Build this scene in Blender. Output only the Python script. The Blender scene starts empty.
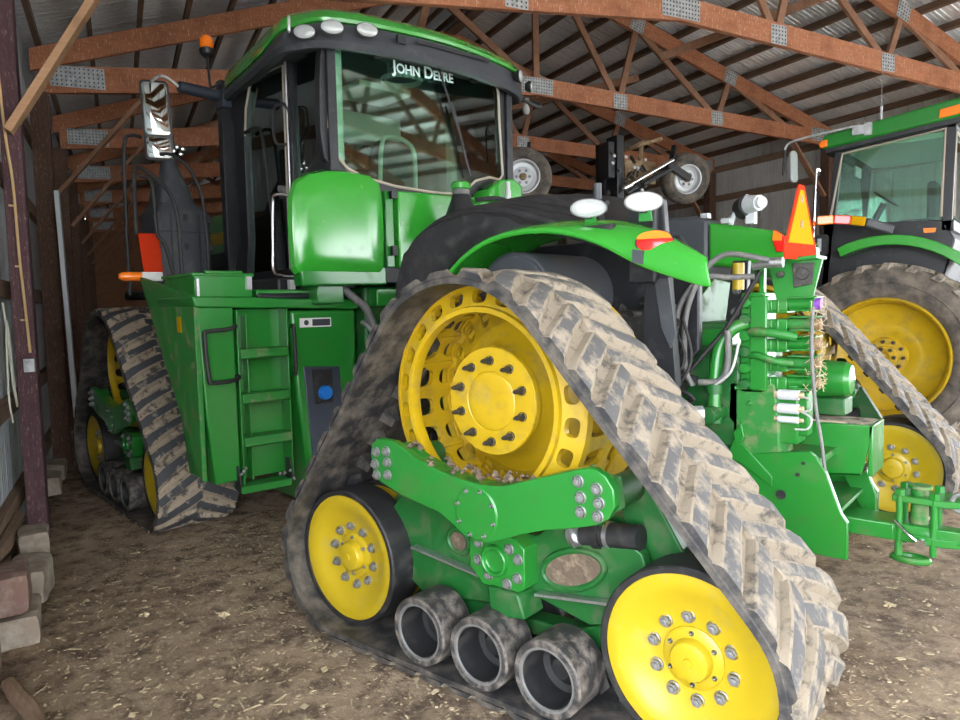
import bpy, bmesh, math, random
from math import sin, cos, pi, atan2, sqrt, radians
from mathutils import Vector, Matrix, noise
random.seed(7)
scene = bpy.context.scene
COL = scene.collection

# ------------------------------------------------------------------ materials
def new_mat(name):
    m = bpy.data.materials.new(name); m.use_nodes = True
    nt = m.node_tree; b = nt.nodes['Principled BSDF']
    return m, nt, b
def ramp(nt, fac, p0, p1, c0=(0,0,0,1), c1=(1,1,1,1)):
    r = nt.nodes.new('ShaderNodeValToRGB'); r.color_ramp.elements[0].position = p0; r.color_ramp.elements[1].position = p1
    r.color_ramp.elements[0].color = c0; r.color_ramp.elements[1].color = c1
    nt.links.new(fac, r.inputs[0]); return r.outputs[0]
def nz(nt, scale, detail=5, rough=.6, vec=None, dist=0):
    n = nt.nodes.new('ShaderNodeTexNoise'); n.inputs['Scale'].default_value = scale
    n.inputs['Detail'].default_value = detail; n.inputs['Roughness'].default_value = rough; n.inputs['Distortion'].default_value = dist
    if vec is not None: nt.links.new(vec, n.inputs['Vector'])
    return n.outputs['Fac']
def coords(nt, scale=(1,1,1), kind='Object'):
    t = nt.nodes.new('ShaderNodeTexCoord'); m = nt.nodes.new('ShaderNodeMapping'); m.inputs['Scale'].default_value = scale
    nt.links.new(t.outputs[kind], m.inputs['Vector']); return m.outputs[0]
def mix(nt, fac, a, b):
    m = nt.nodes.new('ShaderNodeMix'); m.data_type = 'RGBA'
    for sock, v in ((m.inputs[6], a), (m.inputs[7], b)):
        if hasattr(v, 'links') or hasattr(v, 'is_linked'): nt.links.new(v, sock)
        else: sock.default_value = (*v, 1)
    if hasattr(fac, 'is_linked'): nt.links.new(fac, m.inputs[0])
    else: m.inputs[0].default_value = fac
    return m.outputs[2]
def bump(nt, b, h, strength=.3, dist=.01):
    n = nt.nodes.new('ShaderNodeBump'); n.inputs['Strength'].default_value = strength; n.inputs['Distance'].default_value = dist
    nt.links.new(h, n.inputs['Height']); nt.links.new(n.outputs[0], b.inputs['Normal'])
def plain(name, col, rough=.5, metal=0, emis=None, es=1, coat=0):
    m, nt, b = new_mat(name)
    b.inputs['Base Color'].default_value = (*col, 1); b.inputs['Roughness'].default_value = rough; b.inputs['Metallic'].default_value = metal
    b.inputs['Coat Weight'].default_value = coat
    if emis: b.inputs['Emission Color'].default_value = (*emis, 1); b.inputs['Emission Strength'].default_value = es
    return m
def dirty(name, col, dirt=(.25,.2,.13), lo=.52, hi=.72, scale=6, rough=.35, metal=0, coat=0, bmp=0, fine=60):
    m, nt, b = new_mat(name); v = coords(nt)
    n1 = nz(nt, scale, 8, .65, v); f = ramp(nt, n1, lo, hi)
    n2 = nz(nt, fine, 4, .7, v); f2 = ramp(nt, n2, .62, .72)
    add = nt.nodes.new('ShaderNodeMath'); add.operation = 'MULTIPLY_ADD'; nt.links.new(f2, add.inputs[0]); add.inputs[1].default_value = .25; nt.links.new(f, add.inputs[2]); add.use_clamp = True
    c = mix(nt, add.outputs[0], col, dirt); nt.links.new(c, b.inputs['Base Color'])
    r = nt.nodes.new('ShaderNodeMapRange'); nt.links.new(add.outputs[0], r.inputs[0]); r.inputs[3].default_value = rough; r.inputs[4].default_value = .85
    nt.links.new(r.outputs[0], b.inputs['Roughness']); b.inputs['Metallic'].default_value = metal; b.inputs['Coat Weight'].default_value = coat; b.inputs['Coat Roughness'].default_value = .15
    if bmp: bump(nt, b, n1, bmp, .02)
    return m
M = {}
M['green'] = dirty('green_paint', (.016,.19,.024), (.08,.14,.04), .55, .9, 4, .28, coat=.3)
M['green_clean'] = dirty('green_paint_glossy', (.030,.30,.026), (.08,.24,.05), .6, .95, 5, .2, coat=.7)
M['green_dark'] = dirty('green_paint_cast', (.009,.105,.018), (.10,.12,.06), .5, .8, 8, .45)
M['green_dusty'] = dirty('green_paint_dusty', (.016,.18,.024), (.22,.20,.11), .50, .72, 9, .5)
M['yellow'] = dirty('yellow_paint', (.52,.34,.008), (.30,.22,.06), .5, .8, 7, .38, coat=.2)
M['yellow_bright'] = dirty('yellow_paint_bright', (.46,.33,.010), (.4,.32,.08), .55, .9, 7, .38, coat=.2)
M['rubber'] = dirty('rubber', (.022,.022,.024), (.17,.145,.115), .42, .75, 9, .6, bmp=.15)
M['rubber_clean'] = dirty('rubber_black', (.014,.014,.015), (.06,.055,.05), .5, .8, 12, .55)
M['roller'] = dirty('roller_rubber', (.035,.033,.033), (.22,.19,.16), .45, .68, 14, .5, bmp=.2)
M['mud'] = dirty('dried_mud_rubber', (.27,.225,.165), (.07,.063,.055), .50, .66, 14, .9, bmp=.8, fine=90)
M['lugtop'] = dirty('worn_lug_rubber', (.085,.083,.082), (.30,.25,.185), .47, .62, 9, .75, bmp=.5, fine=80)
M['lugtop_dark'] = dirty('worn_lug_rubber_dark', (.06,.064,.07), (.42,.36,.28), .56, .68, 9, .75, bmp=.5, fine=80)
M['mud_dark'] = dirty('dried_mud_rubber_dark', (.38,.31,.23), (.09,.08,.07), .5, .62, 12, .9, bmp=.8, fine=90)
M['black'] = dirty('black_plastic', (.014,.015,.018), (.07,.07,.07), .55, .85, 10, .45)
M['charcoal'] = dirty('charcoal_plastic', (.045,.05,.058), (.14,.13,.12), .55, .9, 6, .5)
M['navy'] = dirty('dark_blue_grey_plastic', (.03,.04,.06), (.08,.08,.08), .5, .9, 8, .4)
M['steel'] = dirty('zinc_steel', (.55,.55,.56), (.25,.22,.18), .55, .8, 20, .35, metal=.9)
M['boltm'] = dirty('zinc_bolt', (.26,.26,.26), (.16,.14,.12), .5, .8, 30, .45, metal=.5)
M['boltd'] = dirty('dark_bolt', (.045,.043,.04), (.18,.15,.12), .5, .8, 30, .45, metal=.4)
M['hose'] = dirty('grey_hose', (.13,.13,.125), (.3,.27,.22), .5, .8, 15, .5)
M['chrome'] = plain('chrome', (.8,.8,.8), .15, 1)
M['white'] = plain('white_plastic', (.50,.50,.49), .5)
M['orange'] = plain('orange_lens', (1,.22,.01), .25, coat=.5)
M['red'] = plain('red_lens', (.75,.015,.01), .2, coat=.5)
M['redorange'] = plain('red_orange_reflector', (.50,.035,.01), .4)
M['smv_y'] = plain('emblem_yellow', (.50,.27,.005), .5)
M['lens'] = dirty('lamp_glass', (.42,.45,.44), (.3,.32,.31), .5, .7, 25, .15, coat=1)
M['blue'] = plain('blue_cap', (.01,.17,.6), .4)
M['purple'] = plain('purple_cap', (.2,.05,.4), .5)
M['seal'] = plain('window_seal', (.38,.33,.26), .6)
M['cream'] = plain('cab_lining', (.62,.66,.56), .8)
M['seat'] = plain('seat_cloth', (.06,.065,.065), .9)
M['rust'] = dirty('rusty_iron', (.22,.13,.06), (.42,.32,.2), .4, .7, 12, .8)
M['rimgrey'] = dirty('silver_rim', (.60,.62,.64), (.35,.33,.3), .6, .9, 10, .4, metal=.2)
M['tyre'] = dirty('dusty_tyre', (.035,.034,.033), (.22,.18,.14), .35, .7, 5, .8, bmp=.2)
M['tyremud'] = dirty('muddy_tread', (.33,.28,.22), (.09,.08,.07), .45, .62, 7, .9, bmp=.6)
M['block'] = dirty('weathered_block', (.26,.21,.16), (.45,.40,.32), .4, .65, 6, .95, bmp=.6)
M['blockr'] = dirty('reddish_block', (.20,.12,.095), (.36,.29,.23), .45, .7, 7, .95, bmp=.6)
M['text'] = plain('lettering_white', (.62,.85,.80), .5)
M['texty'] = plain('lettering_yellow', (.9,.65,.02), .5)
M['paper'] = plain('decal_white', (.75,.75,.72), .5)
M['rope'] = plain('tan_cord', (.62,.42,.2), .8)
M['cable'] = plain('pale_cable', (.6,.6,.5), .6)
M['soil'] = dirty('packed_soil', (.13,.095,.065), (.28,.21,.14), .5, .66, 20, .95, bmp=.8)
M['straw'] = dirty('dry_straw', (.55,.45,.29), (.3,.22,.12), .4, .7, 30, .9)

for k_ in ('smv_y','redorange'):
    b_ = M[k_].node_tree.nodes['Principled BSDF']; b_.inputs['Specular IOR Level'].default_value = .05; b_.inputs['Roughness'].default_value = .9
def wood(name, c1, c2, c3, stain=.5, grain=(2,2,30), specks=True):
    m, nt, b = new_mat(name); v = coords(nt, (1,1,1))
    big = nz(nt, 2.2, 6, .7, v)
    vg = coords(nt, grain); g = nz(nt, 3, 8, .7, vg)
    c = mix(nt, ramp(nt, g, .35, .65), c1, c2)
    if specks:
        vs = coords(nt, (7,7,1.6)); s = nz(nt, 9, 7, .8, vs)
        c = mix(nt, ramp(nt, s, .56, .64), c, c3)
    c = mix(nt, ramp(nt, big, .5, .8), c, tuple(x*.6 for x in c1))
    nt.links.new(c, b.inputs['Base Color']); b.inputs['Roughness'].default_value = .85; bump(nt, b, g, .2, .004)
    return m
M['truss'] = wood('stained_truss_timber', (.34,.12,.055), (.45,.18,.085), (.70,.52,.38), grain=(14,1.2,14))
M['web'] = wood('truss_web_timber', (.24,.12,.07), (.32,.17,.10), (.45,.3,.2), grain=(14,3,3), specks=False)
M['brace'] = wood('brace_timber', (.45,.25,.13), (.55,.33,.19), (.6,.45,.3), grain=(3,3,20), specks=False)
M['purlin'] = wood('dark_purlin_timber', (.12,.07,.045), (.19,.12,.08), (.3,.2,.1), grain=(1,12,12), specks=False)
M['post'] = wood('purple_brown_post', (.075,.035,.045), (.11,.055,.06), (.3,.22,.18), grain=(20,20,1))
M['postb'] = wood('dark_brown_post', (.09,.045,.03), (.13,.07,.045), (.3,.22,.18), grain=(20,20,1))
M['boards'] = wood('back_wall_boards', (.22,.10,.05), (.30,.15,.08), (.4,.25,.15), grain=(4,1,14), specks=False)
M['girt'] = wood('girt_timber', (.20,.13,.085), (.30,.2,.13), (.4,.3,.2), grain=(1,14,14), specks=False)
M['galv'] = dirty('galvanised_plate', (.50,.52,.53), (.33,.34,.34), .4, .7, 14, .45, metal=.35)

def sheetmetal(name, a, b_, rough=.45, metal=.5):
    m, nt, b = new_mat(name); v = coords(nt, (.6,.6,.6))
    c = mix(nt, ramp(nt, nz(nt, 1.5, 6, .6, v), .35, .7), a, b_)
    vs = coords(nt, (9,9,.8)); c = mix(nt, ramp(nt, nz(nt, 2, 5, .6, vs), .55, .75), c, tuple(x*.75 for x in a))
    nt.links.new(c, b.inputs['Base Color']); b.inputs['Roughness'].default_value = rough; b.inputs['Metallic'].default_value = metal
    return m
M['roof'] = sheetmetal('galvanised_roofing', (.72,.75,.78), (.88,.90,.92), .33, .3)
M['wallmetal'] = sheetmetal('wall_sheeting', (.58,.57,.54), (.72,.71,.68), .5, .25)
M['wallwhite'] = sheetmetal('pale_wall_sheeting', (.55,.60,.63), (.68,.73,.76), .5, .1)

# dirt floor
def mk_dirt():
    m, nt, b = new_mat('trampled_dirt'); v = coords(nt)
    n1 = nz(nt, .9, 8, .65, v); n2 = nz(nt, 7, 9, .7, v); n3 = nz(nt, 45, 6, .75, v)
    c = mix(nt, ramp(nt, n1, .35, .65), (.34,.235,.15), (.56,.42,.28))
    c = mix(nt, ramp(nt, n2, .45, .62), c, (.16,.105,.068))
    c = mix(nt, ramp(nt, n3, .56, .70), c, (.66,.55,.41))
    vs = coords(nt, (14,50,14)); c = mix(nt, ramp(nt, nz(nt, 1.2, 4, .7, vs), .68, .72), c, (.5,.41,.27))
    nt.links.new(c, b.inputs['Base Color']); b.inputs['Roughness'].default_value = .95
    ad = nt.nodes.new('ShaderNodeMath'); nt.links.new(n2, ad.inputs[0]); nt.links.new(n3, ad.inputs[1]); bump(nt, b, ad.outputs[0], .9, .04)
    return m
M['dirt'] = mk_dirt()
M['bounce_gravel'] = dirty('pale_bounce_gravel', (.62,.59,.53), (.45,.42,.36), .4, .7, 3, .95, bmp=.4)  # kept pale so the unseen yard throws daylight up at the roof
def mk_glass(name, tint, gloss=.10):
    m, nt, b = new_mat(name); nt.nodes.remove(b)
    out = nt.nodes['Material Output']; tr = nt.nodes.new('ShaderNodeBsdfTransparent'); gl = nt.nodes.new('ShaderNodeBsdfGlossy')
    tr.inputs[0].default_value = (*tint, 1); gl.inputs['Roughness'].default_value = .03; gl.inputs[0].default_value = (.9,1,.97,1)
    fr = nt.nodes.new('ShaderNodeFresnel'); fr.inputs[0].default_value = 1.5
    ad = nt.nodes.new('ShaderNodeMath'); ad.inputs[1].default_value = gloss; nt.links.new(fr.outputs[0], ad.inputs[0])
    mx = nt.nodes.new('ShaderNodeMixShader'); nt.links.new(ad.outputs[0], mx.inputs[0]); nt.links.new(tr.outputs[0], mx.inputs[1]); nt.links.new(gl.outputs[0], mx.inputs[2])
    nt.links.new(mx.outputs[0], out.inputs[0]); return m
M['glass'] = mk_glass('tinted_cab_glass', (.74,.90,.83), .06)
M['glass_side'] = mk_glass('side_cab_glass', (.78,.92,.85), .14)
M['mirror'] = plain('mirror_glass', (.38,.42,.41), .05, 1)

# ------------------------------------------------------------------ mesh helper
class MB:
    def __init__(s, T=None): s.v = []; s.f = []; s.m = []; s.T = T or Matrix.Identity(4); s.mi = 0
    def add(s, vs, fs, mi=None):
        o = len(s.v); s.v += [tuple(s.T @ Vector(p)) for p in vs]
        s.f += [tuple(i+o for i in f) for f in fs]; s.m += [s.mi if mi is None else mi]*len(fs); return s
    def box(s, a, b):
        x0,y0,z0 = [min(p,q) for p,q in zip(a,b)]; x1,y1,z1 = [max(p,q) for p,q in zip(a,b)]
        vs = [(x0,y0,z0),(x1,y0,z0),(x1,y1,z0),(x0,y1,z0),(x0,y0,z1),(x1,y0,z1),(x1,y1,z1),(x0,y1,z1)]
        return s.add(vs, [(0,3,2,1),(4,5,6,7),(0,1,5,4),(1,2,6,5),(2,3,7,6),(3,0,4,7)])
    def beam(s, p, q, w, h, up=(0,0,1)):
        p = Vector(p); q = Vector(q); d = (q-p).normalized(); u = Vector(up); r = d.cross(u)
        if r.length < 1e-4: r = d.cross(Vector((1,0,0)))
        r.normalize(); u = r.cross(d)
        vs = [p+r*w/2*a+u*h/2*b for a,b in ((-1,-1),(1,-1),(1,1),(-1,1))]+[q+r*w/2*a+u*h/2*b for a,b in ((-1,-1),(1,-1),(1,1),(-1,1))]
        return s.add(vs, [(3,2,1,0),(4,5,6,7),(0,1,5,4),(1,2,6,5),(2,3,7,6),(3,0,4,7)])
    def prism(s, pts, axis, a, b, mi=None):      # pts 2D; axis x:(y,z) y:(x,z) z:(x,y)
        ar = sum(pts[i][0]*pts[(i+1)%len(pts)][1]-pts[(i+1)%len(pts)][0]*pts[i][1] for i in range(len(pts)))
        if ar < 0: pts = pts[::-1]
        n = len(pts)
        def P(u, v, w): return (w,u,v) if axis=='x' else (u,w,v) if axis=='y' else (u,v,w)
        lo, hi = min(a,b), max(a,b)
        vs = [P(u,v,lo) for u,v in pts]+[P(u,v,hi) for u,v in pts]
        sides = [(i,(i+1)%n,(i+1)%n+n,i+n) for i in range(n)]
        fs = [tuple(range(n))[::-1], tuple(range(n,2*n))]+sides
        if axis=='y': fs = [f[::-1] for f in fs]
        return s.add(vs, fs, mi)
    def tube(s, pts, r, n=10, cap=True, smooth=True):
        pts = [Vector(p) for p in pts]
        if smooth and len(pts) > 2:
            q = []
            for i in range(len(pts)-1):
                p0 = pts[max(i-1,0)]; p1 = pts[i]; p2 = pts[i+1]; p3 = pts[min(i+2,len(pts)-1)]
                for k in range(5):
                    t = k/5; q.append(.5*((2*p1)+(p2-p0)*t+(2*p0-5*p1+4*p2-p3)*t*t+(3*p1-p0-3*p2+p3)*t**3))
            q.append(pts[-1]); pts = q
        vs = []; fs = []; ref = None
        for i,p in enumerate(pts):
            d = (pts[min(i+1,len(pts)-1)]-pts[max(i-1,0)]).normalized()
            if ref is None:
                ref = d.orthogonal().normalized()
            ref = (ref-d*ref.dot(d)).normalized(); b = d.cross(ref)
            rr = r[i*len(r)//len(pts)] if isinstance(r,(list,tuple)) else r
            for k in range(n): a = 2*pi*k/n; vs.append(p+ref*rr*cos(a)+b*rr*sin(a))
        for i in range(len(pts)-1):
            for k in range(n): fs.append((i*n+k, i*n+(k+1)%n, (i+1)*n+(k+1)%n, (i+1)*n+k))
        if cap: fs += [tuple(range(n))[::-1], tuple((len(pts)-1)*n+k for k in range(n))]
        return s.add(vs, fs)
    def lathe(s, prof, c=(0,0,0), axis='y', n=48, closed=False, mats=None):   # prof: (radius, along axis)
        vs = []; fs = []; ms = []
        k = len(prof)
        for i in range(n):
            a = 2*pi*i/n
            for r,h in prof:
                u, v = r*cos(a), r*sin(a)
                p = (u,h,v) if axis=='y' else (h,u,v) if axis=='x' else (u,v,h)
                vs.append((p[0]+c[0],p[1]+c[1],p[2]+c[2]))
        for i in range(n):
            j = (i+1)%n
            for q in range(k if closed else k-1):
                w = (q+1)%k
                f = (i*k+q, i*k+w, j*k+w, j*k+q)
                fs.append(f if axis=='y' else f[::-1]); ms.append(mats[q] if mats else s.mi)
        o = len(s.v); s.v += [tuple(s.T @ Vector(p)) for p in vs]; s.f += [tuple(i+o for i in f) for f in fs]; s.m += ms
        return s
    def cyl(s, p, q, r, n=20, r2=None):
        p = Vector(p); q = Vector(q); d = (q-p).normalized(); u = d.orthogonal().normalized(); w = d.cross(u); r2 = r if r2 is None else r2
        vs = [p+(u*cos(2*pi*i/n)+w*sin(2*pi*i/n))*r for i in range(n)]+[q+(u*cos(2*pi*i/n)+w*sin(2*pi*i/n))*r2 for i in range(n)]
        return s.add(vs, [tuple(range(n))[::-1], tuple(range(n,2*n))]+[(i,(i+1)%n,(i+1)%n+n,i+n) for i in range(n)])
    def grid(s, rows, thick=None):   # rows: list of lists of points
        n = len(rows[0]); vs = [p for r in rows for p in r]
        return s.add(vs, [(i*n+j, i*n+j+1, (i+1)*n+j+1, (i+1)*n+j) for i in range(len(rows)-1) for j in range(n-1)])
    def holed(s, N, f, hw=.6, hh=.6, K=20, e=3.2):   # N cells, each with a rounded hole; f(u in 0..N, v -1..1, d 0/1) -> point
        for c in range(N):
            vs = []; fs = []
            for d in (0,1):
                for k in range(K):
                    a = 2*pi*(k+.5)/K; ca, sa = cos(a), sin(a); mx = max(abs(ca),abs(sa))
                    bx, by = ca/mx, sa/mx; se = (abs(ca)**e+abs(sa)**e)**(-1/e)
                    vs.append(f(c+.5+bx*.5, by, d)); vs.append(f(c+.5+ca*se*hw*.5, sa*se*hh, d))
            for k in range(K):
                j = (k+1)%K
                fs.append((2*k,2*j,2*j+1,2*k+1)); o = 2*K
                fs.append((o+2*k,o+2*k+1,o+2*j+1,o+2*j)); fs.append((2*k+1,2*j+1,o+2*j+1,o+2*k+1)); fs.append((2*k,o+2*k,o+2*j,2*j))
            s.add(vs, fs)
        return s
    def mesh(s, name, mats):
        me = bpy.data.meshes.new(name); me.from_pydata(s.v, [], s.f)
        for m in (mats if isinstance(mats,(list,tuple)) else [mats]): me.materials.append(M[m])
        me.polygons.foreach_set('material_index', s.m)
        bm = bmesh.new(); bm.from_mesh(me); bmesh.ops.recalc_face_normals(bm, faces=bm.faces); bm.to_mesh(me); bm.free()
        me.polygons.foreach_set('use_smooth', [True]*len(me.polygons)); me.update()
        me.set_sharp_from_angle(angle=radians(32))
        return me
IDN = Matrix.Identity(4)
WORLD = {}
def put(o, parent=None, W=IDN):
    COL.objects.link(o)
    if parent is not None:
        o.parent = parent; o.matrix_basis = WORLD[parent.name].inverted() @ W
    else: o.matrix_basis = W
    WORLD[o.name] = W.copy()
    return o
def obj(name, mb, mats, parent=None, W=None, bevel=0, label=None, seg=2):
    me = mb if isinstance(mb, bpy.types.Mesh) else mb.mesh(name, mats)
    o = bpy.data.objects.new(name, me)
    if W is None: W = WORLD[parent.name] if parent is not None else IDN
    put(o, parent, W)
    if bevel:
        b = o.modifiers.new('bevel','BEVEL'); b.width = bevel; b.segments = seg; b.limit_method = 'ANGLE'; b.angle_limit = radians(40)
    if label: o['label'] = label
    return o
def tag(o, label, cat, group=None, kind=None):
    o['label'] = label; o['category'] = cat
    if group: o['group'] = group
    if kind: o['kind'] = kind
    return o
def root(name, loc, label, cat, group=None):
    o = bpy.data.objects.new(name, None); o.empty_display_size = .2
    put(o, None, Matrix.Translation(loc)); return tag(o, label, cat, group)
def struct(o): o['kind'] = 'structure'; return o
def at(x, y, z): return Matrix.Translation((x,y,z))
def text_mesh(body, size, depth=.002, bold=0):
    cu = bpy.data.curves.new('t','FONT'); cu.body = body; cu.size = size; cu.extrude = depth; cu.offset = bold; cu.align_x = 'CENTER'; cu.align_y = 'CENTER'
    cu.small_caps_scale = .78
    for i_, ch_ in enumerate(body):
        if ch_.islower(): cu.body_format[i_].use_small_caps = True
    o = bpy.data.objects.new('t', cu); COL.objects.link(o); bpy.context.view_layer.update()
    me = bpy.data.meshes.new_from_object(o.evaluated_get(bpy.context.evaluated_depsgraph_get())); bpy.data.objects.remove(o)
    return me

# frames: rear half of the tractor is the world frame; front half is articulated; the shed is turned
FR = IDN
FF = Matrix.Translation((5.322,-.5533,-.14)) @ Matrix.Rotation(-.1495,4,'Z')
FS = Matrix.Rotation(-.42,4,'Z')

# ------------------------------------------------------------------ camera
cd = bpy.data.cameras.new('camera'); cam = bpy.data.objects.new('camera', cd); COL.objects.link(cam)
yaw, pit, rol = -.88384, -.07609, -.0216
fw = Vector((cos(yaw)*cos(pit), sin(yaw)*cos(pit), sin(pit))); rt = Vector((sin(yaw), -cos(yaw), 0)); up = rt.cross(fw)
r2 = rt*cos(rol)+up*sin(rol); u2 = -rt*sin(rol)+up*cos(rol)
Rm = Matrix((r2, u2, -fw)).transposed().to_4x4()
cam.matrix_world = Matrix.Translation((-1.0971,2.432,1.7995)) @ Rm
cd.sensor_width = 36; cd.lens = 718.4/960*36; cd.clip_end = 200
scene.camera = cam
scene.view_settings.view_transform = 'Standard'; scene.view_settings.look = 'None'; scene.view_settings.gamma = 1; scene.view_settings.exposure = .62

# ------------------------------------------------------------------ world light
w = bpy.data.worlds.new('overcast_sky'); scene.world = w; w.use_nodes = True
nt = w.node_tree; bg = nt.nodes['Background']
tc = nt.nodes.new('ShaderNodeTexCoord'); sp = nt.nodes.new('ShaderNodeSeparateXYZ'); nt.links.new(tc.outputs['Generated'], sp.inputs[0])
rp = nt.nodes.new('ShaderNodeValToRGB'); nt.links.new(sp.outputs[2], rp.inputs[0])
rp.color_ramp.elements[0].position = 0; rp.color_ramp.elements[0].color = (.92,.95,1,1)
rp.color_ramp.elements[1].position = .8; rp.color_ramp.elements[1].color = (.78,.87,1,1)
nt.links.new(rp.outputs[0], bg.inputs[0]); bg.inputs[1].default_value = 9.0
sl = bpy.data.lights.new('sun','SUN'); sl.energy = .6; sl.angle = radians(25); sl.color = (1,.97,.92)
so = bpy.data.objects.new('sun', sl); COL.objects.link(so)
so.rotation_euler = Vector((cos(-.55), sin(-.55), -.42)).to_track_quat('-Z','Y').to_euler()

# ------------------------------------------------------------------ ground
def gh(x, y):
    d = noise.noise(Vector((x*.6,y*.6,0)))*.035+noise.noise(Vector((x*3,y*3,5)))*.018+noise.noise(Vector((x*11,y*11,9)))*.014
    t = min(max((x-2.6)/2.4,0),1); return -.065-.13*t*t*(3-2*t)+d*(.9 if abs(y)<40 else .5)
mb = MB()
xs = []; x = -16
while x < 34: xs.append(x); x += .045 if -1.5 < x < 4.5 else .12 if -2 < x < 8 else .5
ys = []; y = -24
while y < 12: ys.append(y); y += .045 if -2.2 < y < 1.6 else .12 if -4 < y < 2 else .5
mb.grid([[(x,y,gh(x,y)) for y in ys] for x in xs])
fl = struct(obj('floor', mb, 'dirt'))
mb = MB()
mb.grid([[tuple((Matrix.Rotation(-.42,4,'Z')@Vector(p))[:2])+(p[2],) for p in [(-9.6-2.0*i,-40+2.2*j,-.02) for j in range(40)]] for i in range(22)]); mb.grid([[tuple((Matrix.Rotation(-.42,4,'Z')@Vector(p))[:2])+(p[2],) for p in [(-9.6+2.2*i,3.0+2.0*j,-.02) for j in range(16)]] for i in range(20)]); mb.grid([[tuple((Matrix.Rotation(-.42,4,'Z')@Vector(p))[:2])+(p[2],) for p in [(-9.6+2.2*i,-12.8-2.0*j,-.02) for j in range(14)]] for i in range(20)])
struct(obj('bounce_yard', mb, 'bounce_gravel'))  # unseen ground outside, added to bounce daylight into the shed

# straw, chips and leaf litter: uncountable
mb = MB(); rnd = random.Random(3)
for i in range(11000):
    if i < 6500: x = rnd.uniform(-1.2,5); y = rnd.uniform(-1.6,2.2)
    else: x = rnd.uniform(-2,6); y = rnd.uniform(-6,-.2)
    if -x*sin(-.42)+y*cos(-.42) > 2.3: continue
    a = rnd.uniform(0,2*pi); q_ = rnd.random(); L = rnd.uniform(.004,.013)*(3.5 if q_<.05 else 1.8 if q_<.12 else 1); wd = rnd.uniform(.0015,.006)*(2.4 if .05<q_<.12 else 1)
    z = gh(x,y)+.004
    d = Vector((cos(a),sin(a),rnd.uniform(-.2,.2)))*L; n = Vector((-sin(a),cos(a),rnd.uniform(-.3,.3)))*wd
    p = Vector((x,y,z+.002)); h = Vector((0,0,.0025))
    mb.add([p-d-n,p+d-n,p+d+n,p-d+n,p-d-n+h,p+d-n+h,p+d+n+h,p-d+n+h],[(0,3,2,1),(4,5,6,7),(0,1,5,4),(1,2,6,5),(2,3,7,6),(3,0,4,7)])
tag(obj('straw_litter', mb, 'straw'), 'scattered straw bits and chips lying all over the dirt floor', 'litter', kind='stuff')
# a few larger dry leaves that can be told apart
def leaf(x, y, s, rz, label):
    mb = MB(); pts = []
    for k in range(14):
        a = 2*pi*k/14; r = s*(1 if k%2 else .55)*(1.25 if k in (0,1,13) else 1); pts.append((r*cos(a), r*sin(a), .012*sin(a*2)+.008))
    mb.add([(0,0,.022)]+pts+[(p[0],p[1],p[2]-.003) for p in pts], [(0,i+1,(i+1)%14+1) for i in range(14)]+[(i+1,i+15,(i+1)%14+15,(i+1)%14+1) for i in range(14)])
    tag(obj('dry_leaf', mb, 'straw', W=at(x,y,gh(x,y)+.004)@Matrix.Rotation(rz,4,'Z')), label, 'leaf')
leaf(2.89,.12,.045,.3,'large pale dry leaf lying alone on the dirt between ladder and near track')
leaf(3.3,.42,.03,1.2,'small curled pale leaf on the dirt left of the largest leaf')
leaf(-.32,-2.35,.04,2.0,'dry leaf on the dirt below the hitch plate')

# ------------------------------------------------------------------ shed (frame FS)
YL, YR, YC = 2.66, -12.35, -4.8
ZL, ZR, ZP = 5.10, 5.42, 7.62
X0, X1 = -9.5, 29.0
tn = 0
def trim(mb, mat):
    global tn; tn += 1; return struct(obj('trim_%d'%tn, mb, mat, W=FS))
def roofz(y): return ZP-(y-YC)/(YL-YC)*(ZP-ZL) if y > YC else ZP-(YC-y)/(YC-YR)*(ZP-ZR)
def corr(mb, org, du, dv, nrm, U, V, pitch=.30, h=.03, flip=False):   # ribs run along dv, profile along du
    org = Vector(org); du = Vector(du); dv = Vector(dv); nrm = Vector(nrm)
    prof = []; u = 0
    while u < U:
        for a,b in ((0,0),(.30,0),(.34,h*.35),(.38,0),(.62,0),(.66,h*.35),(.70,0),(.90,0),(.94,h),(.97,h)):
            if u+a*pitch <= U: prof.append((u+a*pitch,b))
        u += pitch
    th = -.004
    vs = []
    for a,b in prof:
        p = org+du*a+nrm*b; vs += [p, p+dv*V, p+nrm*th, p+dv*V+nrm*th]
    fs = []
    for i in range(len(prof)-1):
        a, b = 4*i, 4*i+4; fs += [(a,b,b+1,a+1),(a+2,a+3,b+3,b+2)]
    mb.add(vs, fs)
mb = MB()
sl_ = Vector((0,YC-YL,ZP-ZL)); Ls = sl_.length; corr(mb, (X0,YL+.25,roofz(YL)-.085+.27), (1,0,0), sl_.normalized(), Vector((0,(ZP-ZL),(YL-YC))).normalized(), X1-X0, Ls+.26, .26, .036)
sr_ = Vector((0,YC-YR,ZP-ZR)); corr(mb, (X0,YR-.25,roofz(YR)+.185-.07), (1,0,0), sr_.normalized(), Vector((0,-(ZP-ZR),(YC-YR))).normalized(), X1-X0, sr_.length+.26, .26, .036)
struct(obj('ceiling', mb, 'roof', W=FS))
for k in range(13):       # purlins each side
    y = YL-.15-k*(YL-YC-.3)/12; mb = MB(); z = roofz(y)+.02; a = atan2(ZP-ZL, YL-YC)
    mb.prism([(y-.03,z+.05),(y+.03,z+.03),(y+.03,z+.13),(y-.03,z+.15)], 'x', X0, X1); trim(mb, 'purlin')
for k in range(13):
    y = YR+.15+k*(YC-YR-.3)/12; mb = MB(); z = roofz(y)+.02
    mb.prism([(y-.03,z+.03),(y+.03,z+.05),(y+.03,z+.15),(y-.03,z+.13)], 'x', X0, X1); trim(mb, 'purlin')
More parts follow.
